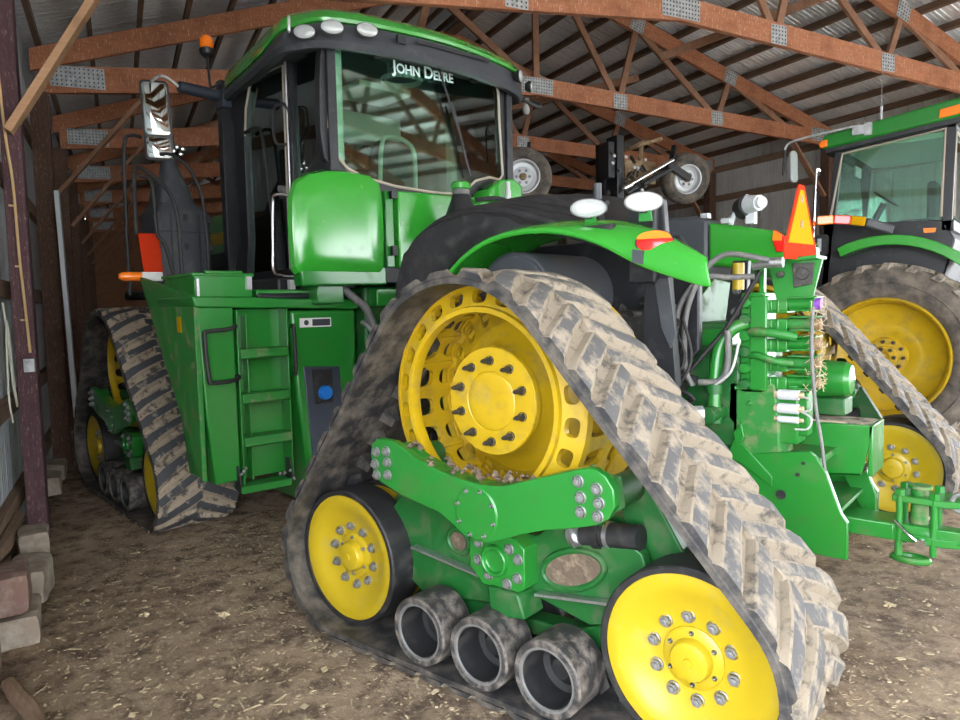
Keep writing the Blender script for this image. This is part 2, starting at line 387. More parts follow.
mb = MB(); corr(mb, (-1.0,YL+.05,-.3), (1,0,0), (0,0,1), (0,1,0), X1+1.0, 5.68, .30, .025); corr(mb, (X0,YL+.05,4.6), (1,0,0), (0,0,1), (0,1,0), -1.0-X0, .78, .30, .025); struct(obj('wall_left', mb, 'wallwhite', W=FS))
mb = MB(); corr(mb, (3.6,YR-.05,-.3), (1,0,0), (0,0,1), (0,-1,0), X1-3.6, 5.95, .30, .025); corr(mb, (X0,YR-.05,4.1), (1,0,0), (0,0,1), (0,-1,0), 3.6-X0, 1.5, .30, .025); struct(obj('wall_right', mb, 'wallmetal', W=FS))
mb = MB(); mb.prism([(YL+.1,ZL),(YC,ZP+.1),(YR-.1,ZR),(YR-.1,-.4),(-7.0,-.4),(-7.0,3.9),(1.6,3.9),(1.6,-.4),(YL+.1,-.4)], 'x', X0-.1, X0); struct(obj('wall_front', mb, 'wallmetal', W=FS))
mb = MB(); mb.prism([(YC-.5,7.70),(YC,7.92),(YC+.5,7.76),(YC+.5,7.80),(YC,7.98),(YC-.5,7.74)],'x',X0,X1); trim(mb,'purlin')
mb = MB(); mb.box((X0,YC-.12,ZP-.10),(X1,YC+.12,ZP-.06)); trim(mb,'purlin')
mb = MB(); mb.prism([(YL+.1,-.4),(YR-.1,-.4),(YR-.1,ZR+.16),(YC,ZP+.22),(YL+.1,ZL+.22)], 'x', X1, X1+.1); struct(obj('wall_back', mb, 'boards', W=FS))
for z in (.12,.95,1.95,3.0,4.0):
    mb = MB(); mb.box((-1.0,YL-.03,z),(X1,YL+.035,z+.15)); trim(mb, 'girt')
for z in (.5,1.7,2.9,4.35,5.1):
    mb = MB(); mb.box((3.6,YR-.03,z),(X1,YR+.035,z+.16)); trim(mb, 'girt')
# trusses: chords, webs and toothed plates
TX = [-1.72+3.5*k for k in range(9)]+[-5.22]
def chord_bot(y):
    return 4.76+(2.45-y)/(2.45-YC)*(.74) if y > YC else 5.50-(YC-y)/(YC-YR)*.28
names_t = ['roof truss above the open end of the shed','second roof truss from the open end','reddish roof truss across the top edge of the view with plates at its ridge','reddish roof truss passing behind the cab roof','roof truss seen past the mirror arm, behind the cab','fourth visible roof truss deep in the shed','dim roof truss far back in the shed, beyond the fourth','very dim roof truss near the far end of the shed','rearmost roof truss against the board end wall','roof truss over the shed part behind the camera']
def plate_mesh(w, h):
    mb = MB(); mb.box((-.006,-w/2,-h/2),(.0,w/2,h/2))
    nx = int(w/.05); nh = int(h/.045)
    for i in range(nx):
        for j in range(nh):
            y = -w/2+(i+.5)*w/nx; z = -h/2+(j+.5)*h/nh
            mb.mi = 1; mb.box((-.012,y-.008,z-.010),(-.006,y+.008,z+.010)); mb.mi = 0
    return mb.mesh('gusset_plate',['galv','charcoal'])
PL = plate_mesh(.62,.26); PS = plate_mesh(.30,.26)
tr_meshes = None
def seg_meshes():
    out = {}
    mb = MB(); mb.prism([(2.5,chord_bot(2.5)-.17),(YC,5.50-.15),(YC,5.50+.15),(2.5,chord_bot(2.5)+.16)],'x',-.04,.04); out['bl'] = ('bottom_chord', mb.mesh('bottom_chord','truss'))
    mb = MB(); mb.prism([(YC,5.50-.15),(-12.2,chord_bot(-12.2)-.15),(-12.2,chord_bot(-12.2)+.15),(YC,5.50+.15)],'x',-.04,.04); out['br'] = ('bottom_chord', mb.mesh('bottom_chord','truss'))
    mb = MB(); mb.prism([(2.6,roofz(2.6)-.27),(YC,ZP-.30),(YC,ZP),(2.6,roofz(2.6))],'x',-.035,.045); out['tl'] = ('top_chord', mb.mesh('top_chord','truss'))
    mb = MB(); mb.prism([(YC,ZP-.30),(-12.3,ZR-.27),(-12.3,ZR),(YC,ZP)],'x',-.035,.045); out['tr'] = ('top_chord', mb.mesh('top_chord','truss'))
    nodes = [((YC,5.5),(YC,ZP-.25)),((YC+.1,5.55),(-2.9,roofz(-2.9)-.2)),((YC-.1,5.55),(-6.9,roofz(-6.9)-.2)) if False else ((-5.3,roofz(-5.3)-.2),(-6.5,5.45)),
             ((-2.4,5.25),(-2.9,roofz(-2.9)-.2)),((-2.4,5.25),(-.9,roofz(-.9)-.2)),((.2,5.0),(-.9,roofz(-.9)-.2)),
             ((-6.55,5.45),(-6.95,roofz(-6.95)-.2)),((-6.95,roofz(-6.95)-.2),(-8.85,5.4)),((-8.95,5.4),(-9.25,roofz(-9.25)-.2)),((-9.25,roofz(-9.25)-.2),(-11,5.3))]
    for i,(a,b) in enumerate(nodes):
        mb = MB(); mb.beam((0,*a),(0,*b),.045,.115,up=(1,0,0)); mb2 = MB(); mb2.beam((0,*a),(0,*b),.115,.05,up=(1,0,0)); out['w%d'%i] = ('web_member', mb2.mesh('web_member','web'))
    return out
SM = seg_meshes()
plates = [(2.08,4.82,PL,.02),(YC,5.50,PL,0),(-6.55,5.42,PS,0),(-8.9,5.35,PS,0),(-11.9,5.28,PL,-.02),(-6.95,roofz(-6.95)-.16,PS,-.28),(-9.25,roofz(-9.25)-.16,PS,-.28),(-2.4,5.24,PS,0)]
for i,x in enumerate(TX):
    t = root('roof_truss', FS @ Vector((x,YL,chord_bot(2.5)-.17)), 'timber '+names_t[i], 'roof truss', 'roof trusses of the shed')
    W = FS @ at(x,0,0)
    for k,(nm,me) in SM.items(): obj(nm, me, None, t, W)
    for (y,z,me,r) in plates:
        obj('gusset_plate', me, None, t, FS @ at(x-.042,y,z) @ Matrix.Rotation(-r,4,'X'))
# ridge direction brace boards
def board(p, q, w_, h_, mat, label, name='brace_board', cat='timber', upv=(0,0,1)):
    mb = MB(); p = Vector(p); q = Vector(q); mb.beam((0,0,0), q-p, w_, h_, upv)
    return tag(obj(name, mb, mat, W=FS@Matrix.Translation(p), bevel=.004), label, cat)
board((5.12,2.50,3.30),(5.12,1.15,5.62),.06,.20,'brace','light orange diagonal knee brace board at top left corner of the view', upv=(1,0,0))
for i,x in enumerate(TX[3:9], 3):
    board((x-.06,2.40,3.30),(x-.06,1.15,4.85),.05,.16,'web',['','','','brown knee brace under the truss behind the mirror','knee brace of the second post past the mirror','knee brace of the third post past the mirror','faint knee brace of the fourth post past the mirror','faint knee brace of the fifth post past the mirror','faint knee brace beside the end wall'][i], upv=(1,0,0))
board((6.9,-5.9,5.55),(4.2,-8.9,6.6),.05,.12,'web','long slanting brace pole across the trusses right of the cab')
board((10.6,-4.1,5.3),(8.9,-7.1,5.95),.05,.12,'web','shorter slanting brace pole behind the truss at the cab')
# posts
plab = {2:'purple-brown square post at the left wall with tan cord and switch box',3:'dark brown post at the left wall beside the leaning pale panel',4:'third visible post along the left wall',5:'fourth visible post along the left wall',6:'fifth post along the left wall, in deep shade',7:'sixth post along the left wall, in deep shade',8:'last post of the left wall at the far corner'}
for i in range(2,9):
    x = TX[i]; mb = MB(); mb.box((x-.11,2.42,-.4),(x+.11,2.57 if i == 2 else 2.63,chord_bot(2.5)-.17 if i>2 else 4.62))
    tag(obj('timber_post', mb, 'post' if i == 2 else 'postb', W=FS, bevel=.006), plab[i], 'post')
rlab = {3:'brown post at right wall behind the second tractor cab',4:'brown post at right wall just right of the hanging wheel',5:'brown post at right wall behind the hanging wheel',6:'far post of the right wall',7:'next to last post of the right wall',8:'last post of the right wall'}
for i in range(3,9):
    x = TX[i]; mb = MB(); mb.box((x-.11,-12.28,-.4),(x+.11,-12.06,chord_bot(-12.2)-.15)); tag(obj('timber_post', mb, 'postb', W=FS, bevel=.006), rlab[i], 'post')
board((8.75,-12.0,4.0),(8.75,-11.0,5.1),.05,.13,'web','knee brace at right wall post beside the second tractor cab', upv=(1,0,0))
board((12.2,-12.0,3.7),(12.2,-11.0,5.0),.05,.13,'web','knee brace at right wall post below the hanging wheel', upv=(1,0,0))
# leaning pale panel, light slit board and stacked timbers on the left
mb = MB(); mb.box((0,0,0),(.28,.05,3.3)); tag(obj('leaning_panel', mb, 'wallwhite', W=FS@at(8.2,2.28,0)@Matrix.Rotation(-.02,4,'X')), 'narrow pale grey panel leaning upright against dark brown post', 'panel')
mb = MB(); mb.tube([(5.155,2.56,4.1),(5.15,2.53,3.3),(5.15,2.50,2.9),(5.15,2.49,2.3),(5.15,2.475,1.9),(5.15,2.46,1.48)], .011, 8)
for z in (2.7,2.2,1.75):
    mb.box((5.135,2.47+(z-1.7)*.03,z),(5.17,2.51+(z-1.7)*.03,z+.015))
tag(obj('tan_cord', mb, 'rope', W=FS), 'tan electrical cord stapled down the purple-brown post', 'cord')
mb = MB(); mb.box((5.10,2.43,1.32),(5.17,2.51,1.43)); mb.box((5.095,2.445,1.34),(5.10,2.495,1.41))
tag(obj('switch_box', mb, 'galv', W=FS, bevel=.004), 'small pale metal switch box on the purple-brown post', 'switch box')
mb = MB(); mb.tube([(4.9,2.60,1.9),(4.8,2.57,1.6),(4.85,2.56,1.2),(5.0,2.56,1.05),(4.95,2.57,1.3),(4.8,2.57,1.75),(4.7,2.58,1.2),(4.75,2.57,.95)], .008, 8)
tag(obj('pale_cable', mb, 'cable', W=FS), 'loose pale cable hanging on the white wall sheeting at far left', 'cable')
# blocks and logs along the left wall foot
def chunk(x, y, z, sx, sy, sz, rz, mat, name, label, rx=0):
    mb = MB(); rnd = random.Random(int(x*100+z*37)); n = 5
    for ax in range(1):
        pass
    bm = bmesh.new(); bmesh.ops.create_cube(bm, size=1); bmesh.ops.subdivide_edges(bm, edges=bm.edges, cuts=5, use_grid_fill=True)
    for v in bm.verts:
        p = v.co; rr = max(abs(p.x)/.5,abs(p.y)/.5,abs(p.z)/.5)
        q = Vector((p.x*sx, p.y*sy, p.z*sz)); e = sum(abs(abs(c)-.5) < 1e-4 for c in p)
        q *= (1-.05*(e-1)) if e > 1 else 1
        q += Vector(noise.noise_vector(Vector((q.x*6+x*3,q.y*6+z*9,q.z*6))))*.018; v.co = q
    me = bpy.data.meshes.new(name); bm.to_mesh(me); bm.free(); me.materials.append(M[mat])
    me.polygons.foreach_set('use_smooth',[True]*len(me.polygons)); me.set_sharp_from_angle(angle=radians(45))
    return tag(obj(name, me, None, W=FS@at(x,y,z)@Matrix.Rotation(rz,4,'Z')@Matrix.Rotation(rx,4,'X')), label, 'block')
chunk(4.3,2.44,.08,.34,.20,.20,.1,'block','landscape_block','pale weathered block nearest the foot of the purple-brown post')
chunk(3.6,2.41,.02,.45,.24,.24,-.05,'block','landscape_block','grey block on the dirt between the post foot and the reddish block')
chunk(2.95,2.43,.20,.38,.20,.22,.08,'blockr','landscape_block','reddish brown block stacked on a pale block at the left picture edge')
chunk(2.95,2.41,-.02,.42,.24,.2,.04,'block','landscape_block','pale grey block under the reddish block at the left picture edge')
chunk(2.22,2.46,.12,.16,.12,.42,.0,'blockr','wood_stub','purple-brown upright stub at the lower left picture edge')
chunk(6.6,2.50,.05,.4,.2,.2,.05,'block','landscape_block','dusty block on the floor behind the purple-brown post')
chunk(7.4,2.50,.03,.4,.2,.2,.0,'block','landscape_block','farther dusty block on the floor behind the purple-brown post')
def log(p, q, r, mat, label):
    mb = MB(); p = Vector(p); q = Vector(q)
    pts = [p.lerp(q,k/6)+Vector(noise.noise_vector(Vector((k*1.3,p.x,0))))*r*.5 for k in range(7)]; mb.tube(pts,[r,r*.9,r*1.05,r,r*.92],9)
    tag(obj('old_timber', mb, mat, W=FS), label, 'timber')
log((3.2,2.615,.17),(4.95,2.615,.13),.055,'girt','rough old timber lying along the foot of the white wall sheeting')
log((3.3,2.61,-.01),(4.6,2.61,-.01),.05,'girt','lower old timber lying on the dirt against the wall foot')
log((1.55,2.15,-.05),(2.15,2.36,-.03),.04,'girt','rotten branch lying in the lower left corner on the dirt')
# light bulb at the truss by the cab
mb = MB(); W = FS@at(8.62,-4.5,5.06)
bu = root('light_bulb', W.translation, 'bare white light bulb hanging below the truss at the cab roof corner', 'light bulb')
mb = MB(); mb.cyl((0,0,.16),(0,0,.08),.05); obj('lamp_socket', mb, 'white', bu)
mb = MB(); mb.lathe([(.001,-.10),(.04,-.09),(.06,-.05),(.06,-.01),(.035,.05),(.03,.09)], axis='z', n=20); obj('glass_bulb', mb, 'white', bu)
mb = MB(); mb.tube([(0,0,.16),(0,0,.24)], .008, 6); obj('cord', mb, 'black', bu)

# ------------------------------------------------------------------ tracked tractor
T1 = root('tracked_tractor', (3.2,-2.3,-.1), 'large green tractor with four rubber track units, yellow wheels and rear window lettering', 'tractor')
HW, ZI, XD, ZD = .72, .405, 1.077, 1.330
RI, RDv = .405, .6205
def hullpath():
    C = [(0,ZI,RI-.012),(XD,ZD,.595-.012),(2.0,ZI,RI-.012)]; n = []
    for i in range(3):
        a, b = C[i], C[(i+1)%3]; D = Vector((b[0]-a[0], b[1]-a[1])); L = D.length; d = D/L; p = Vector((-d.y,d.x)); k = (a[2]-b[2])/L
        n.append(d*k+p*sqrt(1-k*k))
    pts = []
    for i in range(3):
        c = C[i]; a0 = atan2(n[i-1].y,n[i-1].x); a1 = atan2(n[i].y,n[i].x)
        while a1 > a0: a1 -= 2*pi
        K = max(6,int((a0-a1)/.07))
        for k in range(K+1):
            a = a0+(a1-a0)*k/K; pts.append((Vector((c[0]+c[2]*cos(a), c[1]+c[2]*sin(a))), Vector((cos(a),sin(a)))))
        e = pts[-1]; c2 = C[(i+1)%3]; f = Vector((c2[0],c2[1]))+n[i]*c2[2]; K2 = max(2,int((f-e[0]).length/.06))
        for k in range(1,K2): pts.append((e[0].lerp(f,k/K2), n[i].copy()))
    return pts
HP = hullpath(); SA = [0]
for i in range(len(HP)): SA.append(SA[-1]+(HP[(i+1)%len(HP)][0]-HP[i][0]).length)
SL = SA[-1]
def along(s):
    s %= SL; lo, hi = 0, len(HP)
    while hi-lo > 1:
        m = (lo+hi)//2
        if SA[m] <= s: lo = m
        else: hi = m
    t = (s-SA[lo])/max(1e-9,SA[lo+1]-SA[lo]); a = HP[lo]; b = HP[(lo+1)%len(HP)]
    return a[0].lerp(b[0],t), a[1].lerp(b[1],t).normalized()
def bp(s, y, h):
    p, n = along(s); q = p+n*h; return (q.x, y, q.y)
def belt_mesh(lt='lugtop', mu='mud', seed=1):
    rnd = random.Random(seed); mb = MB(); N = 150; prof = [(0,.013),(-.012,.024),(-.12,.026),(-.24,.026),(-.36,.026),(-.48,.026),(-.60,.026),(-HW+.012,.024),(-HW,.013),(-HW,-.013),(-.5,-.014),(-.36,-.014),(-.2,-.014),(0,-.013)]
    K = len(prof); vs = []; 
    for i in range(N):
        s = SL*i/N
        for (y,h) in prof:
            j = noise.noise(Vector((s*9,y*9,seed)))*.005 if h > .02 else 0
            vs.append(bp(s,y,h+j))
    fs = []; o = 0
    for k in range(K):
        k2 = (k+1)%K; mi = 1 if 1 <= k < 7 else 0
        mb2 = [(i*K+k,((i+1)%N)*K+k,((i+1)%N)*K+k2,i*K+k2) for i in range(N)]
        fs.append((mb2,mi))
    mb.v = [tuple(v) for v in vs]
    for f, mi in fs: mb.f += f; mb.m += [mi]*len(f)
    # chevron lugs
    n = int(round(SL/.178)); pit = SL/n
    for i in range(n):
        for side in (0,1):
            s0 = i*pit+(pit*.5 if side else 0)
            wv = .048+rnd.uniform(-.004,.005)
            H = .060
            Ks = 7; rows = []
            for k in range(Ks):
                t = k/(Ks-1); y = (-.004-.375*t) if not side else (-HW+.004+.375*t)
                sh = s0+.20*(t**.85); row = []
                ww = wv*(1.15 if t < .3 else 1)
                for (ds,h) in ((-ww-.022,.022),(-ww,H-.004),(-ww+.012,H),(ww-.012,H),(ww,H-.004),(ww+.022,.022)):
                    j = noise.noise(Vector((sh*14+ds*20,y*14,seed+3)))*.006
                    hh = (h+j-(.012 if k in (0,Ks-1) else 0)) if h > .03 else h
                    row.append(bp(sh+ds, y, hh))
                rows.append(row)
            flat = [p for r in rows for p in r]; W6 = 6; base = len(mb.v); mb.v += [tuple(p) for p in flat]
            for k in range(Ks-1):
                for q in range(5):
                    a = base+k*W6+q; mb.f.append((a,a+1,a+W6+1,a+W6)); mb.m.append(2 if q == 2 else 1)
            mb.f.append(tuple(base+q for q in range(6))); mb.m.append(0 if side==0 else 1)
            mb.f.append(tuple(base+(Ks-1)*W6+q for q in range(6))[::-1]); mb.m.append(1)
        # guide block on the inside
        s1 = i*pit; vs = [bp(s1+a,-.36+b,h) for h,e in ((-.012,1),(-.10,.55)) for a,b in ((-.045*e,-.04*e),(.045*e,-.04*e),(.045*e,.04*e),(-.045*e,.04*e))]
        mb.add(vs,[(0,1,2,3),(4,7,6,5),(0,4,5,1),(1,5,6,2),(2,6,7,3),(3,7,4,0)],0)
    return mb.mesh('track_belt',['rubber',mu,lt])
BELT = belt_mesh(); BELT2 = belt_mesh('lugtop_dark','mud_dark',5)
# bolts
def bolt_mesh(r=.024, h=.026, mat='boltm', tall=False):
    mb = MB(); mb.lathe([(r*1.25,0),(r*1.25,.006),(r*1.1,.008)], n=20)
    vs = [(r*cos(pi/3*k), hh, r*sin(pi/3*k)) for hh in (.006,h) for k in range(6)]
    mb.add(vs,[(0,1,2,3,4,5),(11,10,9,8,7,6)]+[(k,k+6,(k+1)%6+6,(k+1)%6) for k in range(6)])
    mb.lathe([(r*.62,h),(r*.60,h+.010),(r*.1,h+.012)] if not tall else [(r*.7,h),(r*.62,h+.03),(r*.4,h+.045),(.001,h+.046)], n=16)
    return mb.mesh('bolt', mat)
BOLT = bolt_mesh(.0225,.020); BOLTD = bolt_mesh(.019,.022,'boltd',True); BOLTS = bolt_mesh(.021,.014); BOLTT = bolt_mesh(.008,.006); BOLTG = bolt_mesh(.012,.010,'green')
def put_bolts(parent, me, pts, flip=False):
    for p in pts:
        o = bpy.data.objects.new('bolt', me); M4 = at(*p)
        if flip: M4 = M4@Matrix.Rotation(pi,4,'Z')
        put(o, parent, WORLD[parent.name]@M4)
def ringpts(x, y, z, r, n, ph=0): return [(x+r*cos(2*pi*k/n+ph), y, z+r*sin(2*pi*k/n+ph)) for k in range(n)]
# idler: origin at its own centre, outer face towards +y (y=0 is its outer dish plane)
def idler_meshes(ymat='yellow_bright'):
    R = .356; Wd = .20
    mb = MB(); mb.lathe([(R-.006,-.012),(R,-.018),(R,-Wd+.01),(R-.01,-Wd)], n=72); disc = mb
    mb.lathe([(.001,-.075),(.10,-.075),(.16,-.07),(.235,-.045),(.262,-.030),(.30,-.014),(R-.03,-.010),(R-.006,-.012)], n=72)
    mb.lathe([(R-.006,-Wd),(R-.05,-Wd+.004),(.25,-Wd+.02),(.001,-Wd+.03)], n=72)
    d = disc.mesh('idler_wheel', ymat)
    mb = MB(); mb.lathe([(R-.004,-.004),(R+.018,-.002),(R+.025,-.010),(R+.025,-Wd+.004),(R+.018,-Wd-.003),(R-.004,-Wd)], n=72, closed=True); t = mb.mesh('tire','rubber_clean')
    mb = MB(); mb.lathe([(.125,-.076),(.125,-.064),(.117,-.058),(.085,-.055),(.082,-.03),(.075,-.018),(.055,-.012),(.02,-.012),(.018,-.005),(.001,-.004)], n=40)
    h = mb.mesh('hub_cap', ymat)
    return d, t, h
ID = idler_meshes(); IDB = idler_meshes('yellow')
def idler(x, y, z, W, flip=False, bolts=True, bright=True):
    A = W@at(x,y,z)
    if flip: A = A@Matrix.Rotation(pi,4,'Z')
    S = ID if bright else IDB
    o = obj('idler_wheel', S[0], None, T1, A); obj('tire', S[1], None, o, A); obj('hub_cap', S[2], None, o, A)
    if bolts: put_bolts(o, BOLT, ringpts(0,-.068,0,.168,10,.2)); put_bolts(o, BOLTT, ringpts(0,-.058,0,.103,6,.5))
    return o
# drive wheel
def drive_meshes():
    mb = MB(); N = 22
    def face(yc, sg):
        def f(u, v, d):
            a = 2*pi*u/N; t = (v+1)/2; r = .455+(.575-.455)*t; y = yc+sg*(-.035*t)-sg*d*.035
            return (r*cos(a), y, r*sin(a))
        return f
    mb.holed(N, face(0,1), .60, .56)
    # raised inner lip and outer band
    mb.lathe([(.438,.016),(.462,.016),(.468,.0),(.462,-.045),(.440,-.05),(.432,-.02)], n=96, closed=True)
    mb.lathe([(.565,-.026),(.582,-.030),(.586,-.07),(.570,-.08)], n=96, closed=True)
    # drum bars across to the inner ring, with holed drum
    for yo in (0,-.23):
        def drum(u, v, d, yo=yo):
            a = 2*pi*u/N; y = yo-.055-.115*(1-v); r = .574-.028*d; return (r*cos(a), y, r*sin(a))
        mb.holed(N, drum, .60, .78)
    for k in range(N):
        a = 2*pi*k/N; R = Matrix.Rotation(-a,4,'Y'); mb.T = R; mb.box((.535,-.50,-.011),(.572,-.035,.011)); mb.box((.46,-.07,-.011),(.572,-.035,.011)); mb.T = IDN
    def dish(u, v, d):
        a = 2*pi*u/N; t = (v+1)/2; r = .385+.175*t; y = -.34-.11*t-.02*d+.02; return (r*cos(a), y, r*sin(a))
    mb.holed(N, dish, .50, .62)
    mb.lathe([(.255,-.16),(.262,-.22),(.285,-.27),(.33,-.305),(.388,-.325),(.388,-.35),(.28,-.31),(.24,-.25)], n=96, closed=True)
    # second (inner) rim
    def f2(u, v, d):
        a = 2*pi*u/N; t = (v+1)/2; r = .47+.105*t; return (r*cos(a), -.40-.03*d, r*sin(a))
    mb.holed(N, f2, .6, .56); mb.lathe([(.56,-.38),(.586,-.38),(.586,-.62),(.56,-.62)], n=96, closed=True)
    w = mb.mesh('drive_wheel','yellow')
    mb = MB(); mb.lathe([(.250,-.26),(.255,-.14),(.267,-.13),(.267,-.098),(.262,-.092),(.150,-.090),(.146,-.094),(.142,-.090),(.136,-.088),(.10,-.082),(.04,-.090),(.001,-.09)], n=72); h = mb.mesh('hub','yellow')
    mb = MB(); mb.cyl((0,-.19,0),(0,-.66,0),.24,32); a = mb.mesh('final_drive','green_dark')
    return w, h, a
DRV = drive_meshes()
def roller_meshes():
    R = .1714
    mb = MB(); mb.lathe([(R-.03,-.004),(R-.008,0),(R,-.008),(R,-.21),(R-.01,-.22),(R-.03,-.22)], n=56); mb.lathe([(R-.045,-.010),(R-.04,-.002),(R-.03,-.002),(R-.03,-.22)], n=56, mats=[1,1,0]); r = mb
    mb.lathe([(R-.045,-.010),(R-.05,-.16),(.09,-.17),(.06,-.16),(.045,-.12),(.001,-.12)], n=56, mats=[2,2,2,2,2])
    mb.lathe([(R-.03,-.22),(.001,-.22)], n=56, mats=[2])
    return r.mesh('track_roller',['roller','hose','rubber_clean'])
ROL = roller_meshes()
def build_unit(W, belt, near=True, inner=False, dz=0):
    obj('track_belt', belt, None, T1, W)
    if not inner:
        A = W@at(XD,-.205,ZD); d = obj('drive_wheel', DRV[0], None, T1, A); h = obj('hub', DRV[1], None, d, A)
        for p in ringpts(0,-.091,0,.20,10,.31): put(bpy.data.objects.new('bolt',BOLTD), h, A@at(*p))
        obj('final_drive', DRV[2], None, d, A)
    else:
        A = W@at(XD,-HW+.205,ZD)@Matrix.Rotation(pi,4,'Z'); d = obj('drive_wheel', DRV[0], None, T1, A); h = obj('hub', DRV[1], None, d, A)
    for x in (0,2.0):
        idler(x,-.118,ZI-.003,W,bright=near)
        idler(x,-HW+.118,ZI-.003,W,flip=True,bolts=inner,bright=True)
    for k in range(3):
        obj('track_roller', ROL, None, T1, W@at(1.34-.379*k,-.009,.1955)); obj('track_roller', ROL, None, T1, W@at(1.34-.379*k,-HW+.009,.1955)@Matrix.Rotation(pi,4,'Z'))
    # undercarriage frame
    mb = MB(); out = [(1.80,.66),(1.62,.86),(1.32,.80),(1.12,.70),(.80,.72),(.62,.84),(.44,.84),(.26,.74),(.20,.56),(.30,.42),(.52,.36),(.80,.42),(.98,.33),(1.22,.30),(1.55,.26),(1.78,.40)]
    mb.prism(out,'y',-.33,-.27); mb.prism([(x,z) for x,z in out],'y',-.46,-.40)
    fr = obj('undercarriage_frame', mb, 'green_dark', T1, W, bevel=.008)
    # cast pocket rim (oval opening) right of the pivot, and left one
    for (cx,cz,a,b,t) in ((.60,.60,.17,.085,-.35),(1.28,.60,.07,.06,.2)):
        mb = MB(); K = 28; lp = [(cx+a*cos(2*pi*k/K)*cos(t)-b*sin(2*pi*k/K)*sin(t), cz+a*cos(2*pi*k/K)*sin(t)+b*sin(2*pi*k/K)*cos(t)) for k in range(K)]
        mb.tube([(x,-.265,z) for x,z in lp]+[(lp[0][0],-.265,lp[0][1])], .016, 8, cap=False, smooth=False); obj('casting_rib', mb, 'green_dark', fr, W)
        mb = MB(); mb.prism([(cx+(x-cx)*.9,cz+(z-cz)*.9) for x,z in lp],'y',-.272,-.262); obj('mud_pocket', mb, 'soil', fr, W)
    # bottom casting that carries the rollers + belly plate
    mb = MB(); mb.prism([(1.60,.40),(1.0,.36),(.93,.28),(.62,.30),(.35,.42),(.35,.34),(.50,.22),(1.55,.19)],'y',-.42,-.30); mb.prism([(1.0,.47),(.82,.47),(.78,.36),(.98,.33)],'y',-.30,-.14)
    obj('roller_carrier', mb, 'green_dark', T1, W, bevel=.01)
    mb = MB(); mb.beam((1.58,-.24,.52),(1.0,-.24,.455),.05,.012); mb.beam((.78,-.24,.455),(.30,-.24,.52),.05,.012); obj('cover_strip', mb, 'steel', T1, W)
    # pivot housing with bolt ring
    mb = MB(); pc = (.965,.595); mb.prism([(1.10,.72),(.86,.72),(.80,.68),(.80,.49),(.86,.455),(1.05,.46),(1.13,.53),(1.13,.66)],'y',-.36,-.17)
    mb.lathe([(.001,-.165),(.055,-.165),(.06,-.14),(.072,-.14),(.078,-.172)], c=(pc[0],0,pc[1]), n=36)
    pv = obj('pivot_housing', mb, 'green', T1, W, bevel=.012)
    put_bolts(pv, BOLTS, [(1.07,-.17,.66),(1.075,-.17,.575),(1.01,-.17,.515),(.90,-.17,.495),(.84,-.17,.535),(.835,-.17,.625),(.885,-.17,.665)])
    # tension cylinder and bracket behind rear of the arm
    mb = MB(); mb.cyl((.62,-.30,.76),(.28,-.30,.80),.055,24); mb.cyl((.50,-.30,.775),(.46,-.30,.78),.066,24); cyl_ = obj('tension_cylinder', mb, 'rubber_clean', T1, W)
    mb = MB(); mb.cyl((.62,-.30,.76),(.56,-.30,.767),.062,24); mb.beam((.60,-.24,.80),(.56,-.235,.72),.03,.012); obj('clamp_ring', mb, 'steel', cyl_, W); mb = MB(); mb.cyl((.44,-.30,.782),(.42,-.30,.784),.060,24); obj('clamp_ring', mb, 'steel', cyl_, W)
    # support arm in front of the drive wheel
    arm = [(1.665,1.05),(1.655,1.10),(1.61,1.135),(1.49,1.13),(1.42,1.10),(1.34,1.06),(1.18,1.02),(1.06,1.0),(.94,.99),(.82,1.0),(.71,1.035),(.51,1.10),(.40,1.135),(.345,1.14),(.295,1.115),(.262,1.07),(.255,1.0),(.285,.945),(.34,.91),(.46,.875),(.60,.84),(.72,.80),(.80,.765),(.88,.735),(.96,.72),(1.04,.735),(1.10,.77),(1.20,.82),(1.46,.865),(1.60,.91),(1.65,.96)]
    mb = MB(); mb.prism(arm,'y',-.075,-.03)
    # thick flange along the top and side bosses
    for i in range(4,12):
        a, b = arm[i], arm[i+1]; mb.prism([a,b,(b[0],b[1]-.03),(a[0],a[1]-.03)],'y',-.14,-.07)
    mb.prism([(1.64,1.08),(1.50,1.11),(1.46,.9),(1.62,.93)],'y',-.17,-.07); mb.prism([(.44,1.10),(.30,1.09),(.28,.96),(.44,.90)],'y',-.17,-.07)
    am = obj('support_arm', mb, 'green', T1, W, bevel=.006)
    put_bolts(am, BOLTS, [(x,-.030,z) for x,z in ((1.62,1.065),(1.545,1.075),(1.63,1.0),(1.54,1.02),(1.62,.945),(1.54,.955),(.42,1.08),(.335,1.06),(.41,1.015),(.325,1.005),(.41,.955),(.33,.95))])
    mb = MB(); mb.lathe([(.001,-.024),(.118,-.024),(.122,-.027),(.126,-.030)], c=(.965,0,.855), n=48); cv = obj('access_cover', mb, 'green', am, W)
    for p in ringpts(.965,-.024,.855,.108,8,.3): put(bpy.data.objects.new('bolt',BOLTT), cv, W@at(*p)) if False else None
    mb = MB()
    for p in ringpts(.965,-.022,.855,.108,8,.3): mb.cyl((p[0],-.026,p[2]),(p[0],-.018,p[2]),.008,8)
    put_bolts(am, BOLTT, ringpts(.965,-.0245,.855,.108,8,.3))
